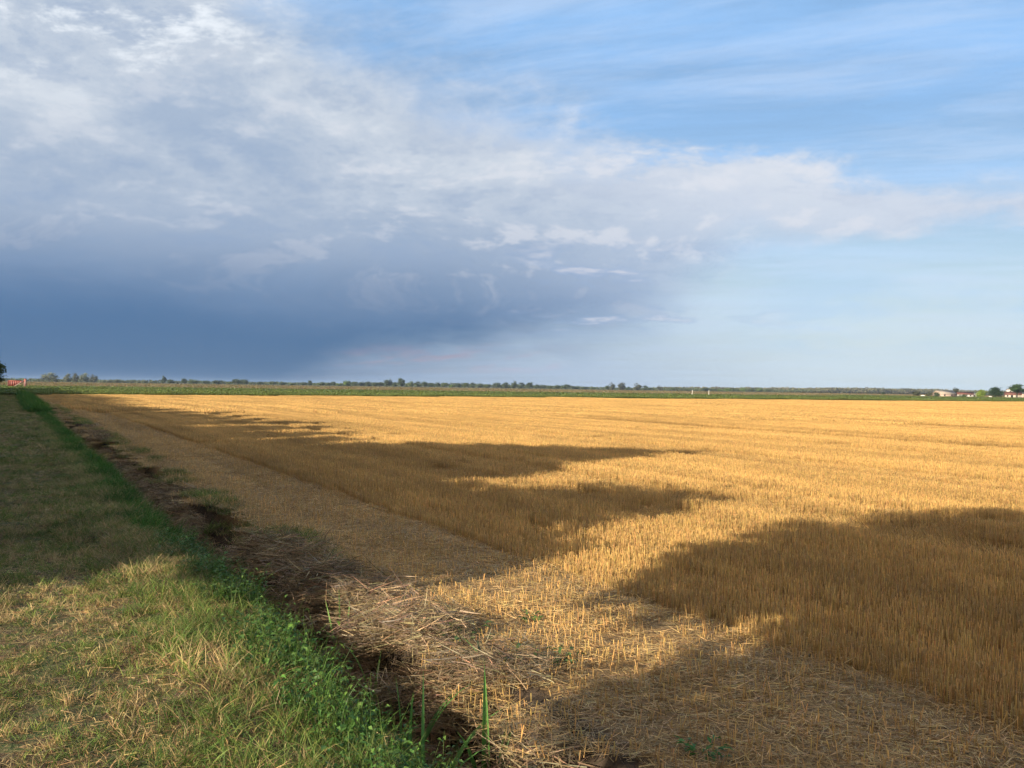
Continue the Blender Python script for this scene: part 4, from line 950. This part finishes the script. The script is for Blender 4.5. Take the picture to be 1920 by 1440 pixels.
heap((2.5, 12.2), .34, .6, .52, 1400, 'shaded heap of grey-brown reeds right of the green ditch side', 54, .2)
heap((2.5, 15.2), .34, .8, .52, 1300, 'second shaded reed heap farther up the ditch', 55, .1)
heap((2.52, 19.0), .34, 1.0, .52, 1300, 'third shaded reed heap farther up the ditch', 56)
heap((2.5, 24.0), .30, 1.3, .48, 900, 'farthest long reed heap lying along the ditch', 57)
def stubs(loc, n, h, label, seed, rad=.0065):
    r = np.random.default_rng(seed); e = put('broken_reed_stems', None, loc=(loc[0], loc[1], float(tz(*loc))), label=label, cat='reed')
    for k in range(n):
        s = Soup(); b = r.normal(0, .07, 2); ln = r.normal(0, .12, 2); hh = h * r.uniform(.6, 1.15)
        q = [[b[0], b[1], -.05], [b[0] + ln[0] * hh * .5, b[1] + ln[1] * hh * .5, hh * .5], [b[0] + ln[0] * hh, b[1] + ln[1] * hh, hh]]
        if k % 3 == 0: q.append([q[2][0] + r.normal(0, .1), q[2][1] + r.normal(0, .1), hh * .8])
        tube(s, q, [rad, rad * .9, rad * .8, rad * .5][:len(q)], jit((.46, .36, .22), 1, .15, .05, r)[0], 5); put('stem', s.mesh('stem', reed_m, True), e)
stubs((2.12, 6.95), 9, .42, 'cluster of cut pale reed stems standing at the ditch edge', 61)
def weed(loc, label, seed, size=.16, col=(.09, .15, .04)):
    r = np.random.default_rng(seed); e = put('field_weed', None, loc=(loc[0], loc[1], float(tz(*loc))), label=label, cat='weed', group='small green weeds in the straw')
    for k in range(7):
        s = Soup(); a = r.uniform(0, 6.28); n = 6; t_ = np.linspace(.2, 1, n); rr_ = size * r.uniform(.5, 1.1)
        pos = np.stack([np.cos(a) * rr_ * t_, np.sin(a) * rr_ * t_, .02 + size * .6 * t_ * r.uniform(.3, 1)], 1)
        leaves(s, pos, r.normal(0, .4, (n, 3)) + np.array([0, 0, 1]), r.normal(0, 1, (n, 3)) * .6 + np.array([math.cos(a), math.sin(a), .2]), size * r.uniform(.25, .45, n), size * .17, jit(col, n, .15, .06, r))
        put('sprig', s.mesh('sprig', weed_m), e)
weed((2.95, 6.25), 'green weed patch in the sunlit straw, leftmost of the small weeds', 71, .2); weed((3.05, 5.62), 'small green weed in the straw just right of the short green blade', 72, .15)
weed((3.3, 5.45), 'small green weed at the edge of the lower shadow', 73, .16); weed((3.13, 3.79), 'small green blade tuft at the bottom edge in the straw', 74, .14, (.07, .17, .04)); weed((3.7, 6.6), 'faint low weed in the middle of the lit straw', 75, .12)

# ------------------------------------------------------------------ the air
def haze():
    me = bpy.data.meshes.new('haze'); bm = bmesh.new(); bmesh.ops.create_cube(bm, size=1.0)
    for v in bm.verts: v.co = (v.co.x * 7900 + 150, v.co.y * 6300 + 1500, (v.co.z + .5) * 19 - 3)
    bm.to_mesh(me); bm.free()
    m_, t = new_mat('haze_air'); out = t.nodes.new('ShaderNodeOutputMaterial'); v = t.nodes.new('ShaderNodeVolumePrincipled')
    v.inputs['Color'].default_value = (0.55, 0.70, 0.95, 1); v.inputs['Density'].default_value = 0.00007; v.inputs['Anisotropy'].default_value = 0.1
    t.links.new(v.outputs[0], out.inputs['Volume']); me.materials.append(m_)
    put('haze', me, kind='stuff', label='thin bluish evening haze over the fields', cat='haze')
haze()
